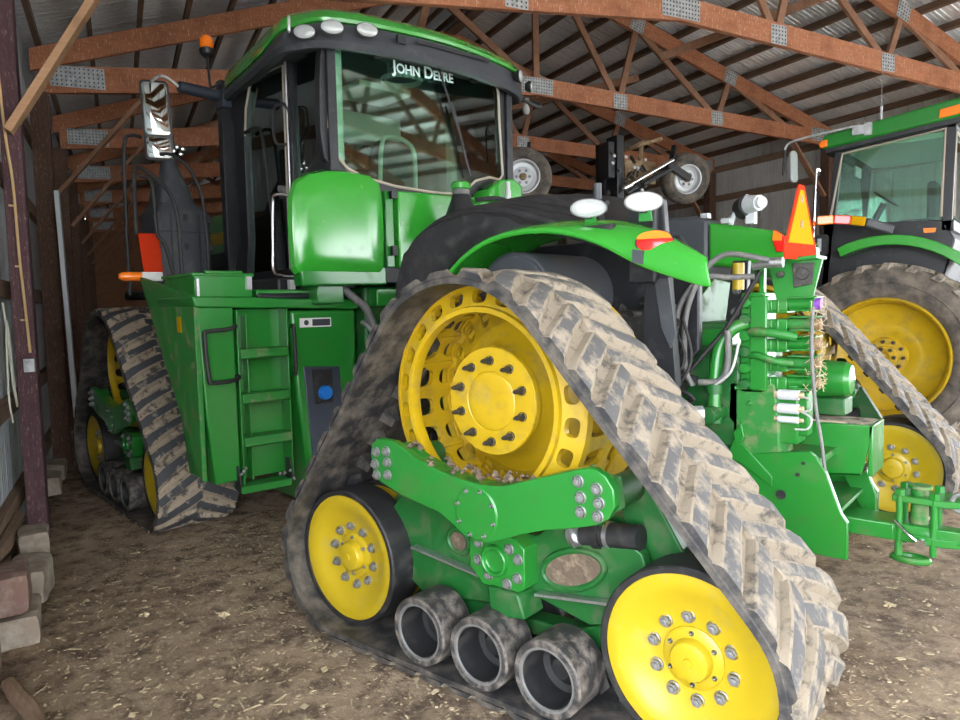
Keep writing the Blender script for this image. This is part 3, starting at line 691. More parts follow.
    # links from the arm down to idlers
    mb = MB(); mb.prism([(1.62,1.0),(1.48,.98),(1.72,.50),(1.95,.42),(2.02,.50)],'y',-.44,-.36); mb.cyl((2,-.22,ZI),(2,-.50,ZI),.07,20); mb.cyl((1.56,-.1,1.0),(1.56,-.42,1.0),.07,16); obj('idler_arm', mb, 'green_dark', T1, W, bevel=.008); mb = MB(); mb.prism([(.44,1.02),(.28,1.02),(-.05,.48),(.05,.38),(.3,.5)],'y',-.44,-.36); mb.cyl((0,-.22,ZI),(0,-.50,ZI),.07,20); mb.cyl((.36,-.1,1.0),(.36,-.42,1.0),.07,16)
    obj('idler_arm', mb, 'green_dark', T1, W, bevel=.008)
build_unit(FR, BELT)
FU = Matrix.Translation((5.322,-.5533,-.15)) @ Matrix.Rotation(-.1495,4,'Z') @ Matrix.Rotation(-.030,4,'Y') @ Matrix.Rotation(-.02,4,'X')
build_unit(FU, BELT2)
build_unit(at(-.04,-3.90,.02), BELT, inner=True)
build_unit(FF@at(0,-3.85,-.01), BELT2, inner=True)
# dried mud clods lying in the support arm
mb = MB(); rnd = random.Random(11)
for k in range(46):
    x = rnd.uniform(.68,1.45); z = 1.0+abs(x-.95)*.16+rnd.uniform(-.012,.03); s = rnd.uniform(.01,.026); y = rnd.uniform(-.17,-.04)
    c = Vector((x,y,z)); mb.add([c+Vector((s*rnd.uniform(.7,1.3)*a,s*b,s*rnd.uniform(.6,1)*c_)) for a,b,c_ in ((1,0,0),(-1,0,0),(0,1,0),(0,-1,0),(0,0,1),(0,0,-1))],[(0,2,4),(2,1,4),(1,3,4),(3,0,4),(2,0,5),(1,2,5),(3,1,5),(0,3,5)])
tag(obj('dirt_clods', mb, 'soil'), 'dirt clods caught on top of the green support arm below the near drive wheel', 'dirt', kind='stuff')

# ------------------------------------------------------------------ cab (front half, frame FF)
def P(name, mb, mats, W=FF, parent=None, bevel=0, label=None, seg=2): return obj(name, mb, mats, parent or T1, W, bevel, label, seg)
def ring_yz(mb, inner, outer, x0, x1):
    n = len(inner); vs = [(x,*p) for x in (x0,x1) for L in (inner,outer) for p in L]; fs = []
    for i in range(n):
        j = (i+1)%n; fs += [(i,j,n+j,n+i),(2*n+i,3*n+i,3*n+j,2*n+j),(i,2*n+i,2*n+j,j),(n+i,n+j,3*n+j,3*n+i)]
    return mb.add(vs, fs)
def ring_xz(mb, inner, outer, y0, y1):
    n = len(inner); vs = [(p[0],y,p[1]) for y in (y0,y1) for L in (inner,outer) for p in L]; fs = []
    for i in range(n):
        j = (i+1)%n; fs += [(i,j,n+j,n+i),(2*n+i,3*n+i,3*n+j,2*n+j),(i,2*n+i,2*n+j,j),(n+i,n+j,3*n+j,3*n+i)]
    return mb.add(vs, fs)
Wn = [(-1.12,4.02),(-1.30,4.055),(-1.87,4.09),(-2.50,4.11),(-2.93,4.10),(-2.97,4.0),(-2.98,3.67),(-3.01,3.21),(-2.96,3.16),(-2.83,3.17),(-2.65,3.12),(-2.52,3.02),(-2.35,2.97),(-2.12,2.965),(-1.72,2.98),(-1.42,3.02),(-1.24,3.08),(-1.11,3.20),(-1.08,3.39),(-1.09,3.75)]
XB = -1.65
def bow(x, y): return x   # flat rear pane
mb = MB(); outer = []
for (y,z) in Wn: outer.append((-2.05+(y+2.05)*1.10-(.02 if y>-2 else 0), 3.55+(z-3.55)*1.16))
ring_yz(mb, Wn, outer, XB+.02, XB+.10)
mb.box((XB+.02,-3.15,2.15),(XB+.10,-.98,2.92))
cab = P('cab_body', mb, 'black', bevel=.008)
mb = MB(); mb.prism(Wn,'x',XB+.035,XB+.043); rw = P('rear_window', mb, 'glass')
mb = MB(); lp = [(XB+.012,y,z) for y,z in Wn]; mb.tube(lp+[lp[0]], .013, 8, cap=False, smooth=False); P('window_seal', mb, 'seal', parent=rw)
tm = text_mesh('John Deere', .142, .001, .003); tm.materials.append(M['text'])
TW = FF @ at(XB-.004,-2.05,4.00) @ Matrix.Rotation(.045,4,'X').inverted() @ Matrix(((0,0,-1,0),(-1,0,0,0),(0,1,0,0),(0,0,0,1)))
obj('lettering', tm, None, rw, TW)
mb = MB(); mb.tube([(XB-.03,-2.16,4.18),(XB-.035,-2.20,4.05),(XB-.02,-2.48,3.42)], .009, 8, smooth=False); mb.beam((XB-.015,-2.36,3.78),(XB-.015,-2.56,3.15),.012,.02); mb.box((XB-.05,-2.20,4.12),(XB,-2.12,4.2))
P('rear_wiper', mb, 'black', parent=rw)
for y in (-1.55,-2.63):
    mb = MB(); mb.box((XB-.03,y-.03,4.02),(XB+.01,y+.03,4.14)); P('window_hinge', mb, 'black', parent=rw, bevel=.01)
mb = MB(); mb.tube([(XB-.005,-2.87,3.66),(XB-.03,-2.88,3.6),(XB-.03,-2.89,3.35),(XB-.005,-2.90,3.3)], .008, 8); P('window_latch', mb, 'black', parent=rw)
# left side: pillars, rails
YS = -1.07
mb = MB()
mb.prism([(-1.66,4.1),(-1.50,4.1),(-1.44,3.19),(-1.06,3.0),(-1.0,2.9),(-1.0,2.15),(-1.66,2.15)],'y',YS-.08,YS)      # rear corner and lower quarter
mb.prism([(-1.03,4.12),(-.95,4.12),(-.93,2.2),(-1.03,2.2)],'y',YS-.08,YS)                                            # B post
mb.prism([(-1.66,4.06),(-1.66,4.2),(.3,4.2),(.3,4.06)],'y',YS-.08,YS)
mb.prism([(-.98,2.12),(.32,2.12),(.32,2.30),(-.98,2.30)],'y',YS-.08,YS)
mb.prism([(.02,4.1),(.22,4.1),(.10,3.6),(.10,2.6),(.34,2.2),(.0,2.2),(-.08,2.6),(-.09,3.6),(-.2,4.0)],'y',YS-.08,YS)
P('side_pillar', mb, 'black', parent=cab, bevel=.006)
mb = MB(); mb.prism([(-.95,4.08),(-.25,4.06),(-.10,3.6),(-.09,2.6),(-.02,2.28),(-.93,2.28)],'y',YS-.045,YS-.038); dr = P('cab_door', mb, 'glass_side')
mb = MB(); lp = [(-.915,YS,2.30),(-.92,YS,3.2),(-.925,YS,4.05),(-.60,YS,4.07),(-.27,YS,4.05),(-.16,YS,3.85),(-.11,YS,3.6)]; mb.tube(lp,.011,8,smooth=False); P('door_seal', mb, 'seal', parent=dr)
mb = MB(); mb.tube([(-.99,YS+.01,4.07),(-.985,YS+.012,2.35)],.010,8); P('door_trim', mb, 'steel', parent=dr)
mb = MB(); mb.prism([(-1.02,4.08),(-1.47,4.04),(-1.45,3.4),(-1.42,3.17),(-1.05,3.02)],'y',YS-.045,YS-.038); P('quarter_window', mb, 'glass_side', parent=cab)
mb = MB(); mb.tube([(-.98,YS,3.70),(-.93,YS+.07,3.70),(-.87,YS+.08,3.64),(-.86,YS+.08,3.48),(-.90,YS+.07,3.38),(-.98,YS,3.37)],.013,10); mb.tube([(-.98,YS,3.70),(-1.02,YS+.07,3.70),(-1.09,YS+.05,3.62),(-1.09,YS+.05,3.48),(-1.02,YS,3.38)],.009,8)
P('door_handle', mb, 'rubber_clean', parent=dr)
mb = MB(); mb.tube([(-.98,YS,2.93),(-.90,YS+.09,2.94),(-.84,YS+.10,2.88),(-.80,YS+.10,2.5),(-.80,YS+.10,2.28),(-.95,YS+.08,2.23),(-1.08,YS+.03,2.22)],.016,10); P('grab_rail', mb, 'chrome', parent=cab)
mb = MB(); mb.tube([(-.70,YS+.01,2.3),(-.62,YS+.02,2.9),(-.52,YS+.02,3.5),(-.40,YS+.02,3.62),(-.16,YS+.02,3.62)],.016,10); P('inner_grab_rail', mb, 'rubber_clean', parent=cab)
mb = MB(); mb.cyl((-.86,YS-.02,3.0),(-.86,YS+.05,3.0),.03,14); mb.box((-.90,YS-.01,2.92),(-.82,YS+.03,2.99)); P('door_lock', mb, 'steel', parent=dr)
# right side and front
mb = MB()
for y0,y1 in ((-3.14,-3.06),):
    mb.box((-1.66,y0,2.15),(-1.54,y1,4.15)); mb.box((-.95,y0,2.15),(-.86,y1,4.15)); mb.box((.12,y0,2.15),(.30,y1,4.15)); mb.box((-1.6,y0,2.15),(.3,y1,2.7)); mb.box((-1.6,y0,4.05),(.3,y1,4.2))
P('right_side_frame', mb, 'black', parent=cab, bevel=.006)
mb = MB(); mb.box((-1.54,-3.10,2.7),(.12,-3.092,4.06)); P('right_side_window', mb, 'glass', parent=cab)
mb = MB(); mb.box((.26,-3.14,2.1),(.34,-1.0,2.55)); mb.box((.26,-3.14,4.02),(.34,-1.0,4.2)); mb.box((.24,-1.18,2.1),(.34,-1.0,4.2)); mb.box((.24,-3.14,2.1),(.34,-3.0,4.2)); P('windshield_frame', mb, 'black', parent=cab, bevel=.006)
mb = MB(); mb.box((.30,-3.0,2.55),(.306,-1.18,4.02)); P('windshield', mb, 'glass', parent=cab)
mb = MB(); mb.box((-1.6,-3.06,2.15),(.26,-1.14,2.25)); P('cab_floor', mb, 'black', parent=cab)
mb = MB(); mb.box((-1.58,-3.05,4.07),(.25,-1.15,4.13)); mb.box((-1.60,-1.25,2.6),(-1.50,-1.16,4.08)); mb.box((-1.60,-3.04,2.6),(-1.48,-2.90,4.08)); mb.box((.10,-1.32,2.6),(.22,-1.2,4.08)); mb.box((.1,-3.04,2.6),(.22,-2.9,4.08)); mb.box((-.92,-3.05,2.6),(-.80,-2.98,4.08)); mb.box((.0,-3.0,3.78),(.25,-1.2,4.08))
P('cab_lining', mb, 'cream', parent=cab, bevel=.02)
mb = MB(); mb.prism([(-2.36,2.75),(-1.86,2.75),(-1.86,3.35),(-1.95,3.52),(-2.27,3.52),(-2.36,3.35)],'x',-1.12,-.98); mb.box((-1.1,-2.38,2.62),(-.5,-1.84,2.78)); mb.box((-.95,-2.25,2.25),(-.65,-1.97,2.65))
st = P('driver_seat', mb, 'seat', parent=cab, bevel=.05, seg=4)
mb = MB(); mb.tube([(-1.12,-2.32,2.95),(-1.15,-2.30,3.40),(-1.15,-2.18,3.52),(-1.15,-2.0,3.53),(-1.15,-1.92,3.42),(-1.13,-1.90,2.95)],.022,10); P('seat_back_frame', mb, 'cream', parent=cab)
mb = MB(); mb.cyl((-.2,-2.1,2.3),(-.38,-2.1,2.98),.04,12); mb.tube([(-.38+.07*cos(2*pi*k/20)*.9,-2.1+.2*sin(2*pi*k/20),3.02+.17*cos(2*pi*k/20)*.7) for k in range(21)],.013,8,cap=False,smooth=False); mb.box((-.45,-2.11,2.96),(-.32,-2.09,3.08)); P('steering_wheel', mb, 'black', parent=cab)
mb = MB(); mb.box((-.6,-2.75,2.25),(.0,-2.45,2.85)); mb.box((-.25,-2.72,2.9),(-.20,-2.42,3.25)); mb.box((-.05,-2.95,2.5),(.2,-2.55,3.05)); mb.box((-.2,-1.5,3.2),(-.16,-1.3,3.4)); P('armrest_console', mb, 'seat', parent=cab, bevel=.01)
mb = MB(); mb.box((-.262,-2.70,2.93),(-.256,-2.44,3.22)); P('display_screen', mb, 'mirror', parent=cab)
mb = MB(); mb.lathe([(.19,0),(.20,.02),(.19,.04),(.16,.045),(.16,.0)],c=(-1.25,-2.1,4.02),axis='z',n=32); mb.box((-1.0,-2.4,4.0),(-.5,-1.8,4.06)); P('ceiling_console', mb, 'cream', parent=cab, bevel=.01)
# roof
def roofring(z, off, dz=0):
    base = [(-1.52,-.84),(-1.76,-1.03),(-1.90,-1.5),(-1.96,-2.07),(-1.90,-2.65),(-1.78,-3.1),(-1.60,-3.34),(-1.45,-3.38),(-.6,-3.28),(.2,-3.15),(.40,-2.95),(.46,-2.07),(.40,-1.2),(.2,-1.0),(-.6,-.88),(-1.32,-.79)]
    c = Vector((-.75,-2.07)); n = len(base); out = []
    for i in range(n):
        for k in range(4):
            t = k/4; p0,p1,p2,p3 = [Vector(base[(i+j)%n]) for j in (-1,0,1,2)]
            p = .5*((2*p1)+(p2-p0)*t+(2*p0-5*p1+4*p2-p3)*t*t+(3*p1-p0-3*p2+p3)*t**3)
            d = p-c; L = d.length; q = c+d*(max(L-off,.02)/L)
            out.append((q.x,q.y,z-dz*min(max((q.x+1.7)/.7,0),1)))
    return out
def loft(mb, rings, capb=True, capt=True):
    n = len(rings[0]); vs = [p for r in rings for p in r]; fs = []
    for k in range(len(rings)-1):
        for i in range(n): fs.append((k*n+i,k*n+(i+1)%n,(k+1)*n+(i+1)%n,(k+1)*n+i))
    if capb: fs.append(tuple(range(n))[::-1])
    if capt: fs.append(tuple((len(rings)-1)*n+i for i in range(n)))
    return mb.add(vs, fs)
mb = MB(); loft(mb, [roofring(4.06,.20),roofring(3.985,.10),roofring(3.975,.03),roofring(4.02,.0,.02),roofring(4.16,.025,.09),roofring(4.18,.06,.09)])
rf = P('cab_roof', mb, 'charcoal')
mb = MB(); loft(mb, [roofring(4.17,.05,.09),roofring(4.175,.015,.09),roofring(4.20,.01,.07),roofring(4.26,.05,.02),roofring(4.31,.14),roofring(4.36,.30),roofring(4.40,.55),roofring(4.41,.9)]); P('roof_cap', mb, 'green_clean', parent=rf)
def oval_lamp(c, nrm, a, b, parent, W, lensmat='lens', deep=.05, housing='black', name='work_lamp'):
    nrm = Vector(nrm).normalized(); u = Vector((0,0,1)).cross(nrm).normalized(); v = nrm.cross(u); c = Vector(c); K = 32
    def el(s, h): return [c+u*a*s*cos(2*pi*k/K)+v*b*s*sin(2*pi*k/K)+nrm*h for k in range(K)]
    mb = MB(); loft(mb, [el(.6,-deep),el(.95,-deep*.5),el(1.06,0),el(1.06,.008),el(.97,.008)], True, True); o = P(name, mb, housing, W, parent)
    mb = MB(); loft(mb, [el(.97,.004),el(.96,.012),el(.8,.020),el(.4,.026)], False, True); P('lamp_lens', mb, lensmat, W, o)
    return o
oval_lamp((-1.70,-.86,4.06),(-.75,.66,-.05),.085,.052,rf,FF); oval_lamp((-1.855,-1.01,4.085),(-.9,.42,-.05),.088,.052,rf,FF); oval_lamp((-1.94,-1.27,4.10),(-.97,.22,-.05),.088,.052,rf,FF)
oval_lamp((-1.84,-3.07,4.12),(-.85,-.5,-.05),.075,.055,rf,FF); oval_lamp((-1.71,-3.34,4.10),(-.7,-.7,-.05),.07,.05,rf,FF)
mb = MB(); mb.beam((-1.965,-1.75,4.115),(-1.965,-2.55,4.125),.01,.03); mb.box((-1.975,-1.62,4.06),(-1.95,-1.54,4.12)); P('roof_vent', mb, 'black', parent=rf)
mb = MB(); mb.tube([(-1.72,-.72,4.03),(-1.75,-.70,4.02),(-1.76,-.70,4.12)],.012,8); P('roof_hook', mb, 'steel', parent=rf)
mb = MB(); mb.tube([(-1.66,-3.3,3.98),(-1.72,-3.42,3.92),(-1.7,-3.5,3.95),(-1.6,-3.48,4.0)],.02,8); P('roof_bracket', mb, 'rubber_clean', parent=rf)
# beacon on a stalk, mirror arm and mirror
mb = MB(); mb.tube([(-.25,-.80,4.02),(-.18,-.74,3.98),(-.14,-.74,4.08),(-.14,-.73,4.28)],.012,8); bc = P('beacon_stalk', mb, 'black')
mb = MB(); mb.lathe([(.001,.12),(.03,.115),(.05,.10),(.06,.07),(.062,.0)],c=(-.14,-.73,4.33),axis='z',n=28); P('beacon_lens', mb, 'orange', parent=bc)
mb = MB(); mb.lathe([(.062,0),(.068,-.01),(.06,-.05),(.03,-.08),(.001,-.08)],c=(-.14,-.73,4.33),axis='z',n=28); P('beacon_base', mb, 'black', parent=bc)
mb = MB(); mb.cyl((.25,-1.06,4.04),(.25,-.60,4.06),.055,20); mb.box((.15,-1.12,3.92),(.33,-.98,4.1)); ma = P('mirror_arm', mb, 'navy', bevel=.01)
mb = MB(); mb.tube([(.25,-.60,4.06),(.25,-.50,4.12),(.26,-.42,4.12),(.27,-.36,4.06)],.016,8); P('mirror_bracket', mb, 'steel', parent=ma)
def slab(c, u, v, nrm, a, b, t, rad=.04, K=6):
    c = Vector(c); u = Vector(u).normalized(); v = Vector(v).normalized(); nrm = Vector(nrm).normalized(); pts = []
    for sx,sy,a0 in ((1,1,0),(-1,1,pi/2),(-1,-1,pi),(1,-1,3*pi/2)):
        for k in range(K): an = a0+pi/2*k/(K-1); pts.append((sx*(a-rad)+rad*cos(an), sy*(b-rad)+rad*sin(an)))
    def R(s, h): return [c+u*(p[0]*s)+v*(p[1]*(1-(1-s)*a/b))+nrm*h for p in pts]
    return R
mn = Vector((-.93,.36,-.05)).normalized(); mu = Vector((-.36,-.93,0)).normalized(); mv = mu.cross(mn); mv = mv if mv.z > 0 else -mv; mv = (mv+Vector((0,.03,0))).normalized()
R = slab((.29,-.40,3.72), mu, mv, mn, .125, .36, .05)
mb = MB(); loft(mb,[R(.7,-.07),R(.95,-.05),R(1,-.01),R(1,.015),R(.93,.018)]); mr = P('mirror_head', mb, 'black')
c0_ = Vector((.29,-.40,3.72))
R = slab(c0_+mv*.105, mu, mv, mn, .105, .235, .01, .03); mb = MB(); loft(mb,[R(1,.018),R(1,.024),R(.95,.026)]); P('mirror_glass', mb, 'mirror', parent=mr)
R = slab(c0_-mv*.245, mu, mv, mn, .105, .095, .01, .03); mb = MB(); loft(mb,[R(1,.018),R(1,.024),R(.95,.026)]); P('mirror_glass', mb, 'mirror', parent=mr)

# rear corner body and panels under the window
tk = [(-.665,2.24),(-.655,2.55),(-.665,2.80),(-.71,2.92),(-.82,3.00),(-.98,3.045),(-1.15,3.06),(-1.42,3.05),(-1.52,2.99),(-1.545,2.88),(-1.55,2.5),(-1.54,2.24),(-1.50,2.20),(-.70,2.20)]
mb = MB(); n = len(tk); cc = Vector((-1.1,2.62))
def tr(s, x):
    k = max(0,min(1,(x+1.68)/.55)); return [(x,(lambda y: y-(.34*k*(y+1.1)/.44 if y > -1.1 else 0))(cc.x+(p[0]-cc.x)*s),cc.y+(p[1]-cc.y)*s) for p in tk]
loft(mb,[tr(.98,-1.1),tr(1,-1.2),tr(1,-1.45),tr(1,-1.62),tr(.985,-1.67),tr(.94,-1.715),tr(.86,-1.735),tr(.6,-1.745)]); bd = P('rear_corner_body', mb, 'green_clean')
mb = MB(); mb.prism([(-.73,2.28),(-1.50,2.30),(-1.54,2.27),(-1.54,2.13),(-.75,2.12)],'x',-1.72,-1.58); P('body_skirt', mb, 'green', parent=bd, bevel=.015)
mb = MB(); mb.box((-1.68,-1.66,2.28),(-1.2,-1.575,2.93)); P('green_panel', mb, 'green', bevel=.01); 
mb = MB(); mb.prism([(-1.68,2.93),(-3.05,2.96),(-3.05,2.25),(-1.68,2.28)],'x',-1.72,-1.2); pn = P('green_panel', mb, 'green_clean', bevel=.015)
mb = MB(); mb.box((-1.74,-1.66,2.86),(-1.70,-1.60,2.92)); P('panel_latch', mb, 'black', parent=pn); mb = MB(); mb.box((-1.735,-1.65,2.38),(-1.70,-1.60,2.46)); P('panel_latch', mb, 'black', parent=pn)
mb = MB(); mb.prism([(-2.66,2.93),(-2.70,3.03),(-2.85,3.13),(-3.02,3.16),(-3.14,3.10),(-3.16,2.80),(-2.5,2.78),(-2.45,2.86)],'x',-1.78,-1.55); P('corner_cover', mb, 'green_clean', bevel=.02)
mb = MB(); mb.tube([(-1.86,-2.45,2.90),(-1.88,-2.7,2.93),(-1.86,-2.9,2.91)],.02,8); mb.beam((-1.9,-2.5,2.82),(-1.9,-3.0,2.84),.06,.05); P('hose_bundle', mb, 'black')
mb = MB(); mb.cyl((-1.86,-2.86,2.78),(-1.86,-2.86,3.02),.028,14); mb.cyl((-1.86,-2.86,3.02),(-1.86,-2.86,3.1),.022,14); P('cylinder_fitting', mb, 'white')
mb = MB(); mb.lathe([(.001,-.32),(.19,-.30),(.15,-.14),(.095,.0),(.075,.06)],c=(-2.0,-2.15,2.84),axis='z',n=32); mb.T = IDN; cn = P('filler_neck', mb, 'black')
mb = MB(); mb.lathe([(.075,.02),(.075,.10),(.070,.11)],c=(-2.0,-2.15,2.84),axis='z',n=32); P('filler_collar', mb, 'hose', parent=cn)
mb = MB(); mb.lathe([(.001,.17),(.07,.168),(.085,.155),(.087,.11),(.07,.10)],c=(-2.0,-2.15,2.84),axis='z',n=32); P('filler_cap', mb, 'green_clean', parent=cn)
# shade parts between cab and platform, chassis of the front half
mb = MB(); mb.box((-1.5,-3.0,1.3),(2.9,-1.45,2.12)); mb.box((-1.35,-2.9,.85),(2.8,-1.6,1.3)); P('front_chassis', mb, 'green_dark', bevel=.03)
mb = MB(); mb.box((-1.45,-1.5,2.02),(.4,-.5,2.07)); mb.box((-1.3,-1.5,1.95),(-.4,-.75,2.2)); P('cab_support', mb, 'black', bevel=.02)
mb = MB(); mb.tube([(-1.5,-1.22,2.12),(-1.55,-1.32,2.02),(-1.58,-1.42,1.92),(-1.6,-1.5,1.7)],.035,12); P('pipe', mb, 'hose')
mb = MB(); mb.tube([(-1.5,-1.42,1.82),(-1.62,-1.46,1.7),(-1.64,-1.44,1.4)],.026,10); P('pipe', mb, 'steel')
mb = MB(); mb.box((-1.62,-1.95,1.95),(-1.3,-1.5,2.10)); mb.box((-1.5,-3.0,1.9),(-1.3,-1.90,2.18)); P('cross_member', mb, 'green', bevel=.01); mb = MB(); mb.box((-1.58,-1.2,1.98),(-1.3,-.95,2.13)); P('cross_member', mb, 'green', bevel=.01)
# hood with stripe
mb = MB(); mb.prism([(-1.50,2.2),(-1.50,2.95),(-1.58,3.08),(-1.8,3.16),(-2.3,3.16),(-2.55,3.08),(-2.62,2.95),(-2.62,2.2)],'x',.42,3.6); hd = P('hood', mb, 'green', bevel=.04)
mb = MB(); mb.prism([(.42,2.86),(3.3,2.86),(3.3,2.72),(.42,2.72)],'y',-1.50,-1.492); P('hood_stripe', mb, 'yellow', parent=hd)
mb = MB(); mb.prism([(.42,2.62),(3.3,2.62),(3.3,2.25),(.42,2.25)],'y',-1.50,-1.49); P('hood_grille', mb, 'black', parent=hd)
mb = MB(); mb.box((.4,-1.5,2.1),(3.0,-.8,2.2)); P('front_fender', mb, 'black', bevel=.03)

# platform with ladder and side tank
LX = -1.45
mb = MB()
mb.prism([(-.02,1.97),(-.30,1.97),(-.30,.62),(-.10,.62),(-.05,1.2)],'x',LX,LX+.55)              # left column
mb.prism([(-.0,1.97),(-1.40,1.93),(-1.40,2.01),(0.02,2.05)],'x',LX-.03,LX+.75)
pf = P('platform_housing', mb, 'green', bevel=.012)
mb = MB(); mb.prism([(LX,2.05),(-.25,2.24),(-1.37,.70),(LX,.66)],'y',-.04,0.0); P('side_panel', mb, 'green_dusty', parent=pf, bevel=.006)
mb = MB(); mb.box((-1.1,-.0,1.78),(-1.18,.004,1.90)); P('warning_decal', mb, 'smv_y', parent=pf)
mb = MB(); mb.prism([(-.765,1.93),(-1.38,1.93),(-1.36,1.2),(-1.32,.3),(-.90,.3),(-.80,1.2)],'x',LX-.02,LX+.7); tkk = P('side_tank', mb, 'green', bevel=.03, seg=3)
mb = MB(); mb.prism([(-.855,1.47),(-1.195,1.45),(-1.24,.45),(-.93,.40)],'x',LX-.028,LX-.01); rc = P('filler_recess', mb, 'navy', parent=tkk, bevel=.008)
mb = MB(); mb.lathe([(.001,-.04),(.055,-.04),(.062,-.02),(.062,.0)],c=(LX-.03,-1.04,1.24),axis='x',n=12); P('blue_cap', mb, 'blue', parent=tkk, label='bright blue filler cap')
mb = MB(); mb.box((LX-.05,-1.10,1.16),(LX-.02,-.98,1.18)); mb.prism([(-.93,1.44),(-1.12,1.43),(-1.12,1.15),(-.95,1.15)],'x',LX-.03,LX-.026); P('recess_pocket', mb, 'rubber_clean', parent=tkk)
mb = MB(); mb.box((LX-.024,-1.13,1.79),(LX-.018,-.84,1.865)); dc = P('decal', mb, 'paper', parent=tkk)
mb = MB(); mb.box((LX-.026,-1.12,1.80),(LX-.023,-.955,1.855)); mb.cyl((LX-.026,-.90,1.828),(LX-.023,-.90,1.828),.022,12); P('decal_print', mb, 'charcoal', parent=tkk)
# ladder
mb = MB(); mb.box((LX-.0,-.335,.58),(LX+.30,-.32,1.95)); mb.box((LX-.0,-.75,.58),(LX+.30,-.735,1.95)); mb.box((LX+.14,-.74,.60),(LX+.16,-.33,1.95)); mb.box((LX+.05,-.43,.60),(LX+.155,-.415,1.9)); ld = P('ladder', mb, 'green', bevel=.004)
for z in (1.62,1.27,.93):
    mb = MB(); mb.prism([(LX-.02,z-.02),(LX-.03,z-.045),(LX-.01,z-.06),(LX+.15,z-.02),(LX+.15,z+.02),(LX-.02,z+.02)],'y',-.735,-.335); P('step', mb, 'green_dusty', parent=ld, bevel=.006)
mb = MB(); mb.box((LX-.06,-.69,.555),(LX+.10,-.27,.58)); mb.box((LX-.07,-.69,.525),(LX-.055,-.27,.58)); P('step', mb, 'green', parent=ld, bevel=.006)
for y,y2 in ((-.30,-.265),(-.745,-.695)):
    mb = MB(); mb.prism([(LX-.03,.74),(LX+.04,.74),(LX+.05,.55),(LX-.04,.53),(LX-.06,.62)],'y',y2-.012,y2); o = P('step_bracket', mb, 'black', parent=ld, bevel=.004)
mb = MB(); mb.lathe([(.001,-.012),(.012,-.010),(.014,0)],axis='x',n=10); LB = mb.mesh('bolt','boltm')
for (y,z) in ((-.28,.68),(-.30,.70),(-.32,.72),(-.60,.63),(-.64,.63),(-.69,.64),(-.72,.57)): put(bpy.data.objects.new('bolt',LB), ld, FF@at(LX-.045,y,z))
mb = MB(); mb.tube([(LX+.0,-.30,1.82),(LX-.07,-.28,1.82),(LX-.10,-.20,1.80),(LX-.10,-.06,1.79),(LX-.10,-.03,1.75),(LX-.10,-.05,1.44),(LX-.10,-.08,1.41),(LX-.09,-.22,1.41),(LX-.05,-.30,1.43),(LX+.0,-.30,1.44)],.016,10); P('grab_handle', mb, 'rubber_clean')
mb = MB(); mb.tube([(LX,-.78,1.80),(LX-.06,-.765,1.78),(LX-.06,-.77,1.45),(LX,-.79,1.42)],.015,10); P('grab_handle', mb, 'rubber_clean')
# green box on the platform
mb = MB(); mb.box((LX+.02,-.02,2.04),(LX+.65,-.47,2.21)); bx = P('battery_box', mb, 'green', bevel=.01)
mb = MB(); mb.box((LX+.0,.0,2.20),(LX+.66,-.48,2.225)); mb.box((LX-.02,-.09,2.215),(LX+.02,-.38,2.24)); P('box_lid', mb, 'green', parent=bx, bevel=.006)
mb = MB(); mb.box((LX,-.42,2.10),(LX+.03,-.46,2.20)); P('box_latch', mb, 'steel', parent=bx); mb = MB(); mb.box((LX,-.03,2.05),(LX+.03,-.05,2.18)); P('box_latch', mb, 'steel', parent=bx)
mb = MB(); mb.box((LX+.66,-.9,2.05),(-.25,-.10,2.13)); P('platform_deck', mb, 'green', bevel=.01)
mb = MB(); mb.box((LX+.02,-1.36,2.02),(LX+.5,-.50,2.10)); P('deck_rail', mb, 'green', bevel=.01)
mb = MB(); mb.box((LX+.06,-.86,2.10),(LX+.10,-.81,2.18)); P('bottle_bracket', mb, 'white')
# intake / exhaust housing
def rr(z, y0, y1, x0, x1, r=.06):
    pts = []
    for cx,cy,a0 in ((x1-r,y1-r,0),(x0+r,y1-r,pi/2),(x0+r,y0+r,pi),(x1-r,y0+r,3*pi/2)):
        for k in range(6): a = a0+pi/2*k/5; pts.append((cx+r*cos(a),cy+r*sin(a),z))
    return pts
mb = MB(); loft(mb,[rr(2.15,-.80,-.28,.12,.60),rr(2.86,-.80,-.28,.12,.60),rr(2.92,-.78,-.32,.15,.58),rr(2.96,-.70,-.34,.18,.55,.08),rr(3.12,-.66,-.36,.2,.52,.1),rr(3.2,-.63,-.42,.22,.48,.09),rr(3.32,-.58,-.43,.26,.42,.07),rr(3.62,-.56,-.44,.28,.40,.055)]); ex = P('exhaust_housing', mb, 'charcoal')
mb = MB()
for z in (2.25,2.55,2.82):
    for y in (-.77,-.55,-.31): mb.box((.105,y-.018,z-.03),(.125,y+.018,z+.03))
for y in (-.68,-.42): mb.box((.108,y-.006,2.2),(.122,y+.006,2.85))
mb.box((.108,-.79,2.68),(.122,-.29,2.69)); P('housing_clips', mb, 'black', parent=ex)
def rail(pts, nm='hand_rail'): mb = MB(); mb.tube(pts,.016,10); return P(nm, mb, 'rubber_clean')
rail([(.1,-.02,2.1),(.12,-.03,2.8),(.12,-.05,3.42),(.14,-.12,3.52),(.2,-.22,3.53)])
rail([(-.2,-.62,2.12),(-.2,-.62,2.5),(-.18,-.60,2.98),(-.1,-.52,3.25),(0,-.42,3.36),(.1,-.35,3.38)])
rail([(-.75,-.18,2.1),(-.72,-.18,2.7),(-.66,-.12,2.95),(-.5,.02,3.12),(-.4,.04,3.05),(-.3,.02,2.6)])
rail([(-.35,-.28,2.12),(-.35,-.20,2.5),(-.33,-.14,2.62),(-.30,-.14,2.95),(-.28,-.12,3.08),(-.25,-.05,3.1)])
